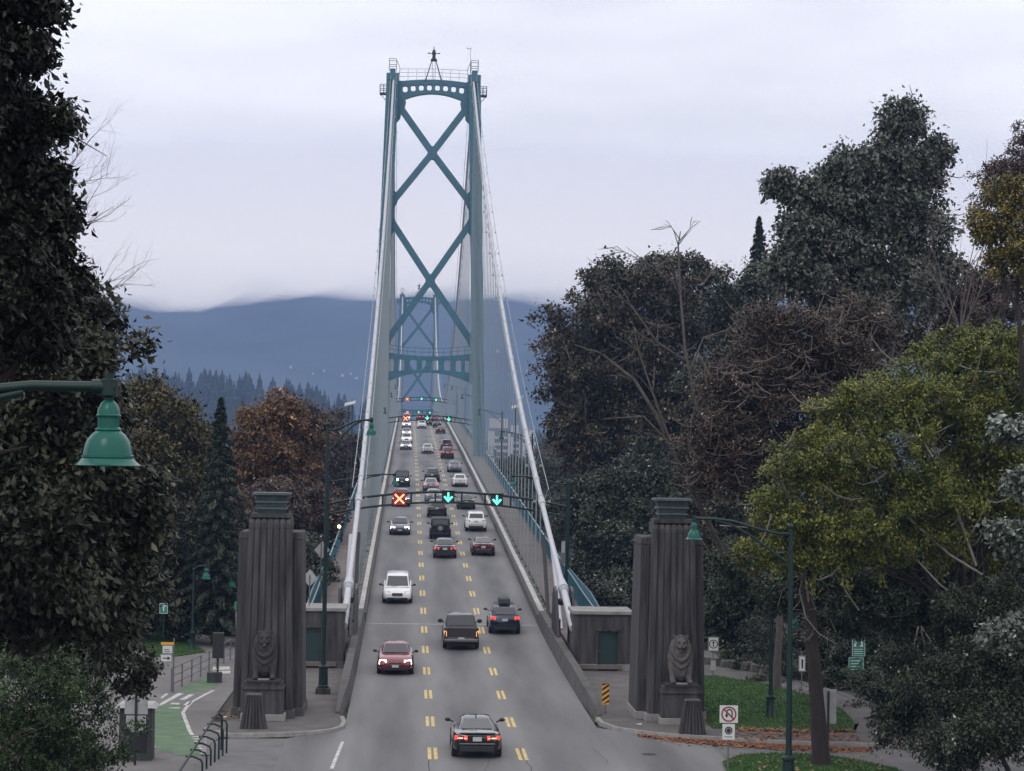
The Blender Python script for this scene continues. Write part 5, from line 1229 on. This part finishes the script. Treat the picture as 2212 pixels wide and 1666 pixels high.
def crown_points(blobs, n_tuft, sub=14, subr=.36, inner=.22, tuft_r=.05):
    """tufts sit on the shells of small lobes that themselves sit on the big blobs, so the crown is lumpy with dark gaps"""
    P = []; D_ = []; Tn = []
    area = np.array([b_[3]*b_[5] for b_ in blobs]); pr = area/area.sum()
    for k, bl in enumerate(blobs):
        c = np.array(bl[:3]); r = np.array(bl[3:6]); m_ = max(6, int(n_tuft*pr[k])); S = int(sub*1.5)
        d = rng.normal(size=(S,3)); d /= np.linalg.norm(d, axis=1)[:,None]
        lc = c+d*r*(.70+.17*rng.normal(size=(S,1))); lr = (subr*(.45+.85*rng.random((S,1))**1.4))*r.mean()*np.array([[1.15,1.15,.62]])
        lt = rng.random(S)
        mo = int(m_*(1-inner)); w = rng.integers(0, S, mo); dd = rng.normal(size=(mo,3)); dd[:,2] = np.where(rng.random(mo) < .35, np.abs(dd[:,2]), dd[:,2]); dd /= np.linalg.norm(dd, axis=1)[:,None]
        p = lc[w]+dd*lr[w]*(1-.3*rng.random((mo,1))**2+.22*(rng.random((mo,1)) > .93))
        P.append(p); D_.append(dd*.8); Tn.append(lt[w])
        # sprays: leafy twigs that break the outline
        ns = max(4, S//2); mt = max(3, m_//(ns*9)); e = rng.normal(size=(ns,3)); e[:,2] = e[:,2]*.7+.15; e /= np.linalg.norm(e, axis=1)[:,None]
        st = c+e*r*.80; ln_ = (.22+.55*rng.random((ns,1))**1.3)*r.mean(); e2 = e+rng.normal(size=(ns,3))*.45; e2 /= np.linalg.norm(e2, axis=1)[:,None]
        for q_ in range(ns):
            f_ = rng.random((mt*3,1)); sp_ = st[q_]+e2[q_]*ln_[q_]*f_+rng.normal(size=(mt*3,3))*ln_[q_]*.16*(1.1-f_); sp_[:,2] -= (f_[:,0]**2)*ln_[q_,0]*.25
            P.append(sp_); D_.append(np.tile(e2[q_], (mt*3,1))*.9); Tn.append(np.full(mt*3, lt[q_]))
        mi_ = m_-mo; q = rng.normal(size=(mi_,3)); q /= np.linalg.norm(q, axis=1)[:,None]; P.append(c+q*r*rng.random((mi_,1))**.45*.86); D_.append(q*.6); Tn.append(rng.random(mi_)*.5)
    return np.concatenate(P), np.concatenate(D_), np.concatenate(Tn)
def px_blob(u, v, ru, rv, Y, rd=None):
    c = PY(u, v, Y); k = Y/F_PX; return (c.x, c.y, c.z, ru*k, (rd if rd else (ru+rv)/2*k), rv*k)
def limbs(mb, base, fork, targets, r0, n_side=10, jag=.05, seg=5, rtip=.25):
    base, fork = Vector(base), Vector(fork); H = (fork-base).length
    pts = [base+(fork-base)*(i/4)+Vector((random.uniform(-1,1),random.uniform(-1,1),0))*H*.012*(0 < i < 4) for i in range(5)]
    mb.tube(pts, [r0*1.35, r0*1.05, r0*.92, r0*.82, r0*.72], n_side)
    for t_ in targets:
        t_ = Vector(t_); d = t_-fork; Ld = d.length; pts = [fork]; 
        for i in range(1, seg+1):
            f = i/seg; p = fork+d*f+Vector((0,0,1))*Ld*.10*math.sin(f*math.pi)+Vector([random.uniform(-1,1)*Ld*jag for _ in range(3)])*(f < 1); pts.append(p)
        rs = [r0*.55*(1-f/seg)**.9+r0*rtip*.12 for f in range(seg+1)]; mb.tube(pts, rs, 7)
        for j in (2, 3, 4):
            if j < len(pts):
                q = pts[j]; e = q+Vector([random.uniform(-1,1) for _ in range(3)]).normalized()*min(Ld*.16, 1.3)+Vector((0,0,Ld*.03)); mb.tube([q, q.lerp(e,.5)+Vector((0,0,Ld*.03)), e], [rs[j]*.6, rs[j]*.35, rs[j]*.1], 5)
def tree(name, label, blobs, leafm, n_leaf, size, base, trunk_r, bark='bark', per=9, tuft=.32, cat='tree', group=None, droop=.5, sub=14, subr=.36, inner=.22, crown_name='crown', fork=None, mix=None, wid=.55, seedtint=.5, sticks=None):
    base = Vector(base); t_ = empty(name, base, label, cat, group)
    C_ = [Vector(b_[:3]) for b_ in blobs]
    fk = Vector(fork) if fork else base.lerp(sum(C_, Vector())/len(C_), .45)
    mb = MB(); limbs(mb, (0,0,0), fk-base, [c-base for c in C_], trunk_r); mb.build('trunk', M[bark], t_, smooth=60)
    nt_ = max(20, n_leaf//per); P, D_, Tn = crown_points(blobs, nt_, sub, subr, inner)
    c = np.repeat(P, per, 0)+rng.normal(size=(len(P)*per,3))*tuft*size*2.6; d = np.repeat(D_, per, 0)
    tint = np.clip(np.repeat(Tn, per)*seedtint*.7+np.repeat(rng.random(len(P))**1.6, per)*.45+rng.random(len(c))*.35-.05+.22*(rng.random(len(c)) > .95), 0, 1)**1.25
    c -= np.array(base); V_ = leaf_faces(c, d, size, droop, wid)
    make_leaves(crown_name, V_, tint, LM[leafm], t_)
    if mix:          # second leaf colour growing on some lobes only
        m2, share, zf = mix; sel = rng.random(len(c)) < share
        V2 = leaf_faces(c[sel]+rng.normal(size=(sel.sum(),3))*size, d[sel], size, droop, wid); make_leaves('turning_leaves', V2, tint[sel], LM[m2], t_)
    if sticks:       # (count, length, material): curved bare twigs among the leaves
        mb = MB()
        for _ in range(sticks[0]):
            bl = random.choices(blobs, weights=[b_[3]*b_[5] for b_ in blobs])[0]; d = Vector([random.gauss(0,1), -abs(random.gauss(0,.8)), random.gauss(0,1)]).normalized()
            p = Vector(bl[:3])+Vector((d.x*bl[3], d.y*bl[4], d.z*bl[5]))*random.uniform(.72,1.0)-base; e = Vector((random.gauss(0,1), random.gauss(0,.4), random.gauss(.1,.55))).normalized()*sticks[1]*random.uniform(.5,1.4)
            c1 = p+e*.35+Vector((0,0,-.10*sticks[1])); c2 = p+e*.7+Vector((random.gauss(0,.05),0,-.06))*sticks[1]; rr = sticks[1]*.022; mb.tube([p, c1, c2, p+e+Vector((0,0,.10*sticks[1]))], [rr, rr*.9, rr*.7, rr*.3], 4, cap=False)
        tag(mb.build('bare_twigs', M[sticks[2]], t_), kind='stuff')
    return t_
def conifer(label, u, vtop, vbot, wpx, Y, zb, leafm='conif', n=9000, size=.22, cat='tree', name='conifer'):
    top = PY(u, vtop, Y); H = top.z-zb; t_ = empty(name, (top.x, Y, zb), label, cat); k = Y/F_PX
    mb = MB(); mb.tube([(0,0,0),(0,0,H*.6),(0,0,H)], [.35,.2,.03], 8); R0 = wpx*k; zlow = PY(u, vbot, Y).z-zb
    nb = 150; br = []
    for i in range(nb):
        f = i/nb; z = zlow+(H-zlow)*f; r = R0*(1-f)**.85*random.uniform(.7,1.15)+.05; a = i*2.4; e = Vector((math.cos(a)*r, math.sin(a)*r, z-r*.28)); mb.tube([(0,0,z), (math.cos(a)*r*.5, math.sin(a)*r*.5, z-r*.05), e], [.05,.035,.012], 4); br.append((z, r, a))
    mb.build('trunk', M['bark'], t_)
    c = []; d = []
    for j in range(n):
        z, r, a = br[min(nb-1, int(random.random()**1.25*nb))]; f = random.random()**.6; w = r*.20*(1.15-f)
        dx, dy = math.cos(a), math.sin(a); o_ = random.uniform(-1,1)*w
        c.append((dx*r*f-dy*o_, dy*r*f+dx*o_, z-r*.28*f*f-abs(random.gauss(0,.08))-abs(o_)*.2)); d.append((dx*.8, dy*.8, -.35))
    V_ = leaf_faces(np.array(c), np.array(d), size, .45, .35); make_leaves('crown', V_, rng.random(n), LM[leafm], t_)
    return t_
def twigs(name, label, root, spread, n, L_, r, m='midbark', cat='branch', depth=3, up=.35, parent=None, bend=.25):
    """bare forked branches growing from root"""
    root = Vector(root); mb = MB()
    def grow(p, d, Lg, rr, lev):
        pts = [p]; q = p; dd = d.copy()
        for i in range(4):
            dd = (dd+Vector([random.uniform(-1,1) for _ in range(3)])*bend*.5+Vector((0,0,up*.08))).normalized(); q = q+dd*Lg/4; pts.append(q)
        mb.tube(pts, [rr*(1-.17*i) for i in range(5)], 5 if lev else 7, cap=False)
        if lev < depth:
            for k in range(3 if lev else 4):
                j = random.randint(1, 4); nd = (dd+Vector([random.uniform(-1,1) for _ in range(3)])*.8+Vector((0,0,.15))).normalized(); grow(pts[j], nd, Lg*random.uniform(.4,.65), rr*.45, lev+1)
    for i in range(n):
        d = Vector(spread[i % len(spread)]).normalized(); grow(Vector((0,0,0)), d, L_*random.uniform(.8,1.2), r, 0)
    o = mb.build(name, M[m], parent, smooth=60, loc=None if parent else root)
    if not parent: tag(o, label, cat)
    return o
px = px_blob
# ---- left side
tree('maple_tree', 'near black-green maple filling the upper left edge against the sky', [px(-80,40,150,130,31), px(-75,230,125,150,31), px(-25,330,120,105,32), px(-90,480,190,130,31), px(30,520,100,110,32), px(-50,640,190,120,31), px(70,395,55,42,31.5), px(50,690,110,90,32), px(75,12,42,24,31), px(95,262,50,26,31), px(125,470,42,26,31.5), px(60,110,34,40,31), px(120,610,60,40,32)], 'near', 56000, .125, (-12.5,31,0), .28, per=8, droop=.75, sub=16, subr=.34, tuft=.42, seedtint=.35)
for (u, v, spr, lb) in ((120,420,[(.9,0,.25),(.6,0,.7)],'bare twigs with upturned tips sticking out of the upper left maple'), (150,505,[(1,0,.1),(.75,.1,.35)],'long low bare twigs below the first ones at the upper left maple'), (165,640,[(1,0,.1)],'short bare twig at the lower left maple edge')):
    twigs('bare_branch', lb, PY(u-30, v, 33), spr, 6 if u < 140 else 3, .95, .010, 'midbark', depth=3, bend=.55)
tree('maple_tree', 'brown-green maple with large leaves behind the nearest lamp', [px(80,780,170,130,46), px(160,690,75,80,47), px(40,930,190,140,45), px(150,1060,170,130,45), px(60,1180,190,140,44), px(210,1150,130,100,46), px(110,1300,180,100,46), px(235,1260,90,70,47), px(190,920,70,80,47)], 'darkb', 58000, .185, (-11.9,44,-.2), .085, per=8, droop=.7, tuft=.42, inner=.35, fork=(-11.6,44.5,7.5), seedtint=.45)
tree('undergrowth_tree', 'dark low trees between the big left maple and the corner bush', [px(60,1400,120,70,66), px(180,1400,80,55,67), px(250,1370,60,45,70), px(-10,1330,120,80,66), px(130,1340,110,60,68)], 'dgreen', 26000, .15, (-17,68,0), .08, per=8, inner=.3, mix=('darkb',.3,0))
tree('maple_sapling', 'thin branch of dark drooping leaves hanging over the left path', [px(250,1330,60,30,52), px(315,1440,30,14,52), px(240,1430,50,30,52), px(285,1485,32,14,52)], 'darkb', 800, .13, (-15.5,50,2), .03, per=7, droop=.9, inner=.1)
tree('bush', 'large leafy green bush in the bottom left corner', [px(60,1500,140,110,60), px(150,1560,110,95,60), px(40,1640,170,110,59), px(190,1650,85,70,61), px(100,1430,80,60,61)], 'bush', 34000, .10, (-14.5,60,0), .06, per=8, cat='bush', droop=.4, crown_name='foliage')
tree('oak_tree', 'olive and yellow tree with rounded crown behind the nearest lamp', [px(330,900,80,85,135), px(395,960,80,80,137), px(290,960,80,90,133), px(350,1060,130,90,134), px(420,1060,60,80,139)], 'olive', 34000, .27, (-20,135,-2), .3, per=8, mix=('darkb',.35,0))
tree('brown_tree', 'low brown mixed tree under the olive one left of the dark conifer', [px(330,1150,130,90,128), px(260,1210,120,90,126), px(400,1230,110,80,130), px(360,1310,150,70,127)], 'darkb', 30000, .25, (-19,127,-1), .25, per=8, inner=.3)
conifer('dark narrow conifer between the olive and the orange tree', 478, 858, 1360, 105, 126, -1, n=22000, size=.30)
tree('maple_tree', 'orange autumn tree with glowing top left of the bridge cable', [px(590,905,78,50,190), px(560,970,75,75,188), px(640,960,70,70,192), px(590,1040,100,80,190)], 'orange', 26000, .36, (-17,190,-14), .35, per=8, subr=.32)
tree('maple_tree', 'red-brown tree joined below the orange crown', [px(600,1110,110,80,180), px(530,1160,90,90,178), px(660,1120,70,80,184)], 'brown', 26000, .34, (-16,180,-10), .3, per=8)
tree('maple_tree', 'grey-brown tree right against the left bridge cable', [px(700,925,50,45,290), px(745,985,34,60,292), px(690,1010,60,70,288), px(735,1070,35,60,290), px(680,1100,55,60,286), px(650,900,45,40,288), px(757,1040,20,60,292)], 'brown', 26000, .46, (-18,290,-38), .4, per=8)
tree('evergreen_tree', 'very dark evergreen mass low behind the left pillar', [px(480,1250,120,90,140), px(600,1290,110,110,143), px(430,1340,100,60,138), px(650,1250,60,120,152), px(520,1400,130,60,139), px(370,1380,90,40,136), px(700,1290,50,90,160)], 'dgreen', 42000, .26, (-19,141,-2), .35, per=8, inner=.35)
tree('evergreen_tree', 'dark shrubs at the path end under the left maples', [px(250,1335,130,55,138), px(150,1350,150,60,134), px(60,1330,150,80,130), px(330,1290,100,50,140)], 'dgreen', 26000, .26, (-27,135,-2), .25, per=8, inner=.35)
tree('shrub', 'trees closing the gap between the left railing and the brown tree', [px(712,1150,40,60,215), px(690,1220,45,70,210)], 'dgreen', 9000, .24, (-17,212,-14), .2, per=8, inner=.3)
# ---- right side
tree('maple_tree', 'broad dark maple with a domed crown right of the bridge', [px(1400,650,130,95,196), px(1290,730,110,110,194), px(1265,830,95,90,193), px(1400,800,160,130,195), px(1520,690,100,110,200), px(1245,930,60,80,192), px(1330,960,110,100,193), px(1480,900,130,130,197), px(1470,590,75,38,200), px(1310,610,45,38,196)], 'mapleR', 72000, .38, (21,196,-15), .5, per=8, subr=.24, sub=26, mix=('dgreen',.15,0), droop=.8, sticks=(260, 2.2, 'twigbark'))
tree('maple_tree', 'green-grey leafy tree low between the right cable and the right pillar', [px(1290,1090,90,90,170), px(1370,1170,110,100,166), px(1290,1220,70,80,166), px(1420,1060,100,90,172), px(1380,1280,90,60,160), px(1500,1120,90,110,168), px(1300,1290,50,40,150)], 'dgreen', 52000, .30, (16,165,-8), .35, per=8, mix=('greyg',.10,0))
conifer('narrow conifer top rising behind the right maples', 1640, 468, 780, 66, 190, -14, n=12000, size=.36)
tree('alder_tree', 'green tree between the domed maple and the tall grey-green one', [px(1590,680,70,75,178), px(1640,760,80,90,176), px(1570,820,80,80,175), px(1640,620,55,55,180)], 'dgreen', 22000, .34, (22,177,-10), .3, per=8, mix=('greyg',.22,0))
tree('cottonwood_tree', 'tallest grey-green tree on the right with sky showing through', [px(1950,268,34,48,118), px(1940,340,48,55,118), px(1990,385,45,45,119), px(1925,430,65,60,118), px(1830,372,42,42,117), px(1855,445,60,60,118), px(1790,440,42,42,117), px(1735,425,28,26,116), px(1875,520,115,75,118), px(1765,520,65,60,117), px(1995,500,55,70,119), px(1725,590,58,58,116), px(1820,605,110,70,118), px(1930,620,115,68,118), px(2030,590,36,46,119), px(1850,680,110,60,117), px(1688,398,20,16,116), px(2018,330,22,26,119), px(1735,500,48,42,116), px(1715,580,50,50,116), px(1800,400,34,30,117), px(1880,370,34,40,118)], 'greyg', 25000, .27, (21.5,118,0), .42, 'midbark', per=9, subr=.19, sub=34, inner=.14, tuft=.42, wid=.62, droop=.9, sticks=(120, 1.6, 'midbark'))
tree('birch_tree', 'thin red-brown tree at the right edge under the golden one', [px(2080,690,80,60,125), px(2180,650,80,70,127), px(2020,740,80,50,124), px(1950,740,70,50,123), px(2100,620,50,40,126), px(2180,740,80,50,126), px(2040,650,40,40,125)], 'twig', 30000, .19, (29,125,0), .2, 'palebark', per=6, inner=.15)
tree('cherry_tree', 'red-brown twiggy tree in the middle of the right bank', [px(1700,730,120,75,102), px(1800,790,110,70,103), px(1620,830,110,80,101), px(1740,880,150,80,102), px(1850,700,70,60,104), px(1560,940,90,70,101), px(1650,980,120,70,103), px(1540,1010,70,60,101), px(1830,870,90,70,104)], 'twig', 42000, .20, (15.4,104,-.3), .18, 'midbark', per=8, mix=('darkb',.6,0), droop=.4, wid=.4, subr=.26, sub=20, sticks=(900, 1.2, 'twigbark'))
tree('ash_tree', 'big yellow-green tree spreading over the lower right', [px(2150,790,120,85,82), px(2010,860,130,85,81), px(1880,900,110,75,80), px(2130,930,150,100,82), px(1780,1000,110,85,79), px(1940,1030,150,100,80), px(2110,1080,140,100,82), px(1690,1110,80,70,79), px(1820,1150,110,80,79), px(1650,1190,60,40,79), px(2000,1150,110,60,81), px(2200,1000,60,120,82), px(2060,760,90,50,83), px(1760,1210,90,40,79), px(2190,870,60,80,84), px(2200,1120,60,90,84), px(2100,1200,100,60,84), px(1900,1180,100,50,80), px(2212,760,50,50,84)], 'yell', 135000, .135, (21,84,.1), .16, per=9, subr=.28, sub=18, droop=.3, wid=.5, mix=('bush',.22,0), sticks=(70, 1.6, 'palebark'))
tree('ash_tree', 'dark understory of the yellow-green tree behind the leaning trunk', [px(1900,1230,150,80,90), px(2070,1220,130,90,88), px(1720,1270,90,60,94), px(1850,1330,110,50,98), px(2000,1350,120,80,88), px(1590,1230,60,70,112), px(1800,1210,100,70,92), px(2180,1250,80,80,88), px(1950,1290,130,60,90)], 'dgreen', 52000, .18, (20,92,0), .12, per=8, inner=.35, mix=('bush',.25,0), sticks=(90, 1.4, 'midbark'))
tree('walnut_tree', 'golden-topped tree cut by the right edge of the picture', [px(2170,480,70,60,70), px(2200,560,70,60,70), px(2180,420,45,40,70), px(2130,500,35,35,70)], 'ygold', 9000, .12, (20.5,70,0), .25, per=7, mix=('greyg',.4,0), subr=.3)
tree('walnut_tree', 'thin grey-brown crown behind the golden tree at the right edge', [px(2200,370,60,70,92), px(2160,400,50,60,92), px(2215,290,30,30,92)], 'twig', 6500, .13, (23,92,0), .2, per=6, inner=.15)
tree('shrub', 'dark dense shrub filling the bottom right corner', [px(2060,1470,120,90,74), px(2150,1560,130,110,72), px(2050,1620,80,70,72), px(2180,1400,90,80,74), px(1970,1420,70,50,78), px(2180,1300,90,70,76), px(1940,1560,60,60,76), px(2100,1330,110,70,77), px(2000,1500,90,60,76), px(2212,1480,60,120,73)], 'dgreen', 54000, .13, (18.5,73,0), .1, per=9, cat='bush', inner=.35, crown_name='foliage')
tree('maple_sapling', 'pale large-leaved maple sprays reaching in at the right edge', [px(2190,925,40,26,44), px(2180,1150,46,26,44), px(2170,1370,50,30,44), px(2205,1050,26,26,44), px(2200,1180,30,26,44)], 'pale', 1500, .12, (11.5,44,0), .03, per=7, droop=.9, inner=.1, wid=.8)
tree('evergreen_tree', 'black-green evergreen thicket behind the right lawn', [px(1590,1330,90,90,128), px(1700,1360,90,80,124), px(1560,1200,70,90,135), px(1660,1250,80,80,128), px(1800,1400,110,60,118), px(1930,1430,110,60,114)], 'dgreen', 46000, .24, (20,126,0), .3, per=8, inner=.4)
tree('hazel_tree', 'dark green filler tree behind the upper part of the right pillar', [px(1600,1060,70,80,138), px(1540,1140,80,80,136), px(1660,1120,70,70,140), px(1500,1230,60,70,134)], 'dgreen', 26000, .24, (17.5,137,-3), .18, per=8, mix=('twig',.3,0), inner=.3)
tree('shrub', 'sparse shrub with pale leaves beside the small lamp', [px(1655,1375,45,50,112), px(1610,1440,45,20,114), px(1700,1440,60,18,109)], 'dgreen', 3800, .13, (18.2,112,0), .06, per=7, cat='bush', mix=('pale',.10,0), crown_name='foliage')
# misty mid-distance trees on the right between cable and maple
tree('alder_tree', 'misty green trees beyond the right railing below the maple', [px(1190,1040,55,55,330), px(1150,1110,60,45,300), px(1210,1130,50,70,310), px(1120,1060,40,30,340)], 'mist', 16000, .40, (20,318,-44), .4, per=8)
tree('alder_tree', 'pale misty tree top on the shore right of the bridge', [px(1175,985,45,35,520), px(1120,1010,50,28,540)], 'mist', 6000, .60, (36,525,-44), .5, per=8)
tree('alder_tree', 'low dark trees seen between the hangers under the right walk', [px(1100,1090,40,40,260), px(1060,1040,45,30,330), px(1125,1010,35,20,380)], 'mist', 9000, .34, (22,300,-40), .4, per=8)
# ---- leaning trunk, fallen limbs, dead tree
t_ = empty('leaning_tree', (12.85,79.9,0), 'leaning dark trunk on the corner verge with torn pale limbs', 'tree')
mb = MB(); mb.tube([(.02,0,-.1),(0,0,.5),(-.16,0,2.4),(-.34,0,4.4),(-.55,0,6.6),(-.62,.2,8.6),(-.4,.5,10.5)], [.46,.34,.28,.24,.21,.17,.09], 12); mb.build('trunk', M['bark'], t_, smooth=60)
mb = MB()
for pts, r in (([(-.45,-.1,5.6),(-.75,-.3,7.3),(-.95,-.4,6.6),(-.70,-.4,5.6),(-.2,-.4,5.0),(.5,-.4,4.6)], .045), ([(-.5,-.1,7.9),(.4,-.4,7.2),(1.0,-.5,6.3),(1.3,-.5,5.9)], .04), ([(-.7,-.3,7.2),(-1.6,-.4,6.6),(-1.75,-.4,6.0)], .02), ([(-.6,-.2,7.8),(-2.2,-.4,7.9),(-3.6,-.6,7.6)], .03), ([(-.6,-.2,8.1),(-2.4,-.3,8.9),(-4.0,-.5,9.0)], .035),
               ([(1.0,.2,10.4),(2.6,0,8.8),(4.4,-.2,6.9),(5.6,-.3,6.0)], .05), ([(3.2,0,9.4),(4.8,-.2,8.0),(6.8,-.4,6.8)], .06), ([(4.0,.2,12.5),(4.9,0,10.2),(5.8,-.2,7.6)], .07), ([(3.6,-.3,5.3),(3.2,-.4,3.6),(3.1,-.4,2.1)], .03), ([(3.7,-.3,5.3),(4.3,-.4,4.4),(4.6,-.4,4.0)], .03), ([(3.7,-.3,5.2),(4.0,-.3,3.9),(4.1,-.3,3.3)], .02)):
    mb.tube(pts, [r*(1-.12*i) for i in range(len(pts))], 7)
for i in range(26):
    a = Vector((random.uniform(-1.0,.3), -.3, random.uniform(4.8,6.4))); mb.tube([a, a+Vector((random.uniform(-.5,.5),random.uniform(-.3,.3),random.uniform(-.6,.2)))], .012, 4)
mb.build('torn_limb', M['palebark'], t_, smooth=60)
dt = empty('dead_tree', (15.5,104,0), 'bare grey dead tree fanning its limbs before the domed maple', 'tree')
mb = MB()
def limb(pp, r0, Y0=104):
    pts = [PY(u, v, Y0+dy)-Vector((15.5,104,0)) for u, v, dy in pp]; mb.tube(pts, [r0*(1-.8*i/(len(pts)-1)) for i in range(len(pts))], 6, cap=False)
    for i in range(1, len(pts)-1):
        for _ in range(3):
            d = (pts[i+1]-pts[i]).normalized(); e = pts[i]+(d+Vector([random.uniform(-1,1) for _ in range(3)])*.8).normalized()*random.uniform(.6,1.7); m_ = pts[i].lerp(e,.5)+Vector((0,0,random.uniform(-.1,.2))); mb.tube([pts[i], m_, e], [r0*.25,.02,.008], 4, cap=False)
for pp, r0 in (([(1565,1200,3),(1520,1110,2),(1470,1010,1),(1420,900,0),(1370,820,0),(1300,765,0),(1240,745,-1)], .17), ([(1500,1060,1),(1440,950,0),(1390,900,0),(1300,905,0)], .10), ([(1450,960,0),(1410,850,0),(1380,760,0),(1365,690,0)], .07), ([(1560,1080,1),(1510,900,1),(1480,760,1),(1470,640,1),(1465,530,1),(1470,500,1)], .11), ([(1480,780,1),(1420,740,0),(1370,670,0),(1310,610,0)], .08), ([(1470,520,1),(1450,490,1),(1432,484,1)], .03), ([(1468,520,1),(1490,495,1),(1505,484,1)], .03), ([(1490,800,1),(1520,730,1),(1580,710,1),(1640,705,1)], .06), ([(1520,1000,1),(1600,985,1),(1700,980,1)], .05), ([(1500,1040,1),(1620,1060,0),(1730,1050,0)], .05), ([(1440,600,0),(1400,570,0),(1350,545,0),(1320,540,0)], .03)):
    limb(pp, r0)
mb.build('trunk', M['midbark'], dt, smooth=60)
for i, (u, v, Y0, lb) in enumerate(((2060,600,112,'bare grey fork against the sky between the tall tree and the right edge'),)):
    twigs('bare_tree', lb, PY(2075,720,Y0), [(-.35,0,1),(.1,0,1),(.45,0,1)], 5, 5.0, .06, 'midbark', cat='tree', depth=2)
tree('fern_bank', 'ferns and undergrowth along the right path wall', [px(1640,1480,60,14,108), px(1740,1510,60,14,103), px(1850,1540,60,16,98), px(1780,1480,110,24,110), px(1950,1500,110,30,104)], 'dgreen', 9000, .13, (17.5,106,0), .04, per=7, cat='ferns', crown_name='foliage', mix=('bush',.2,0))
tree('shrub', 'dark undergrowth along the far side of the right path', [px(1640,1420,70,34,116), px(1740,1450,70,34,112), px(1850,1480,70,36,107), px(1940,1520,70,40,101), px(1900,1400,110,50,112)], 'dgreen', 30000, .19, (20.5,111,0), .05, per=7, cat='bush', crown_name='foliage', mix=('bush',.15,0), inner=.3)
# dark woods closing the view on both sides behind the nearer trees
def wood(name, x0, x1, y0, y1, zb, zt0, zt1, n_, leafm, size, label):
    P = []
    for _ in range(n_):
        x = random.uniform(x0, x1); y = random.uniform(y0, y1); zt = zt0+(zt1-zt0)*random.random(); P.append((x, y, zb, zt))
    c = []; tt = []
    for (x, y, b_, zt) in P:
        r = random.uniform(2.5,4.5); m_ = 330
        d = rng.normal(size=(m_,3)); d /= np.linalg.norm(d, axis=1)[:,None]; h = (zt-b_)/2
        q = np.array([x, y, b_+h+1])+d*np.array([r, r, h])*(.75+.3*rng.random((m_,1))); c.append(q); tt.append(np.full(m_, random.random()))
    c = np.concatenate(c); tt = np.concatenate(tt); c = np.repeat(c, 4, 0)+rng.normal(size=(len(c)*4,3))*size*.8
    V_ = leaf_faces(c, np.zeros_like(c), size, .6, .6); o = make_leaves(name, V_, np.clip(np.repeat(tt,4)*.5+rng.random(len(c))*.5,0,1), LM[leafm], None); tag(o, label, 'woods', kind='stuff')
wood('left_woods', -75, -28, 150, 230, -25, 2, 16, 60, 'dgreen', .45, 'dark woods beyond the left trees')
wood('right_woods', 30, 85, 140, 230, -20, 4, 20, 60, 'dgreen', .45, 'dark woods beyond the right trees')
wood('shore_woods_right', 24, 130, 300, 480, -46, -30, -8, 60, 'mist', .9, 'misty woods below the bridge on the right')
wood('shore_woods_left', -130, -24, 250, 420, -46, -26, 0, 60, 'dgreen', .9, 'woods below the bridge on the left')
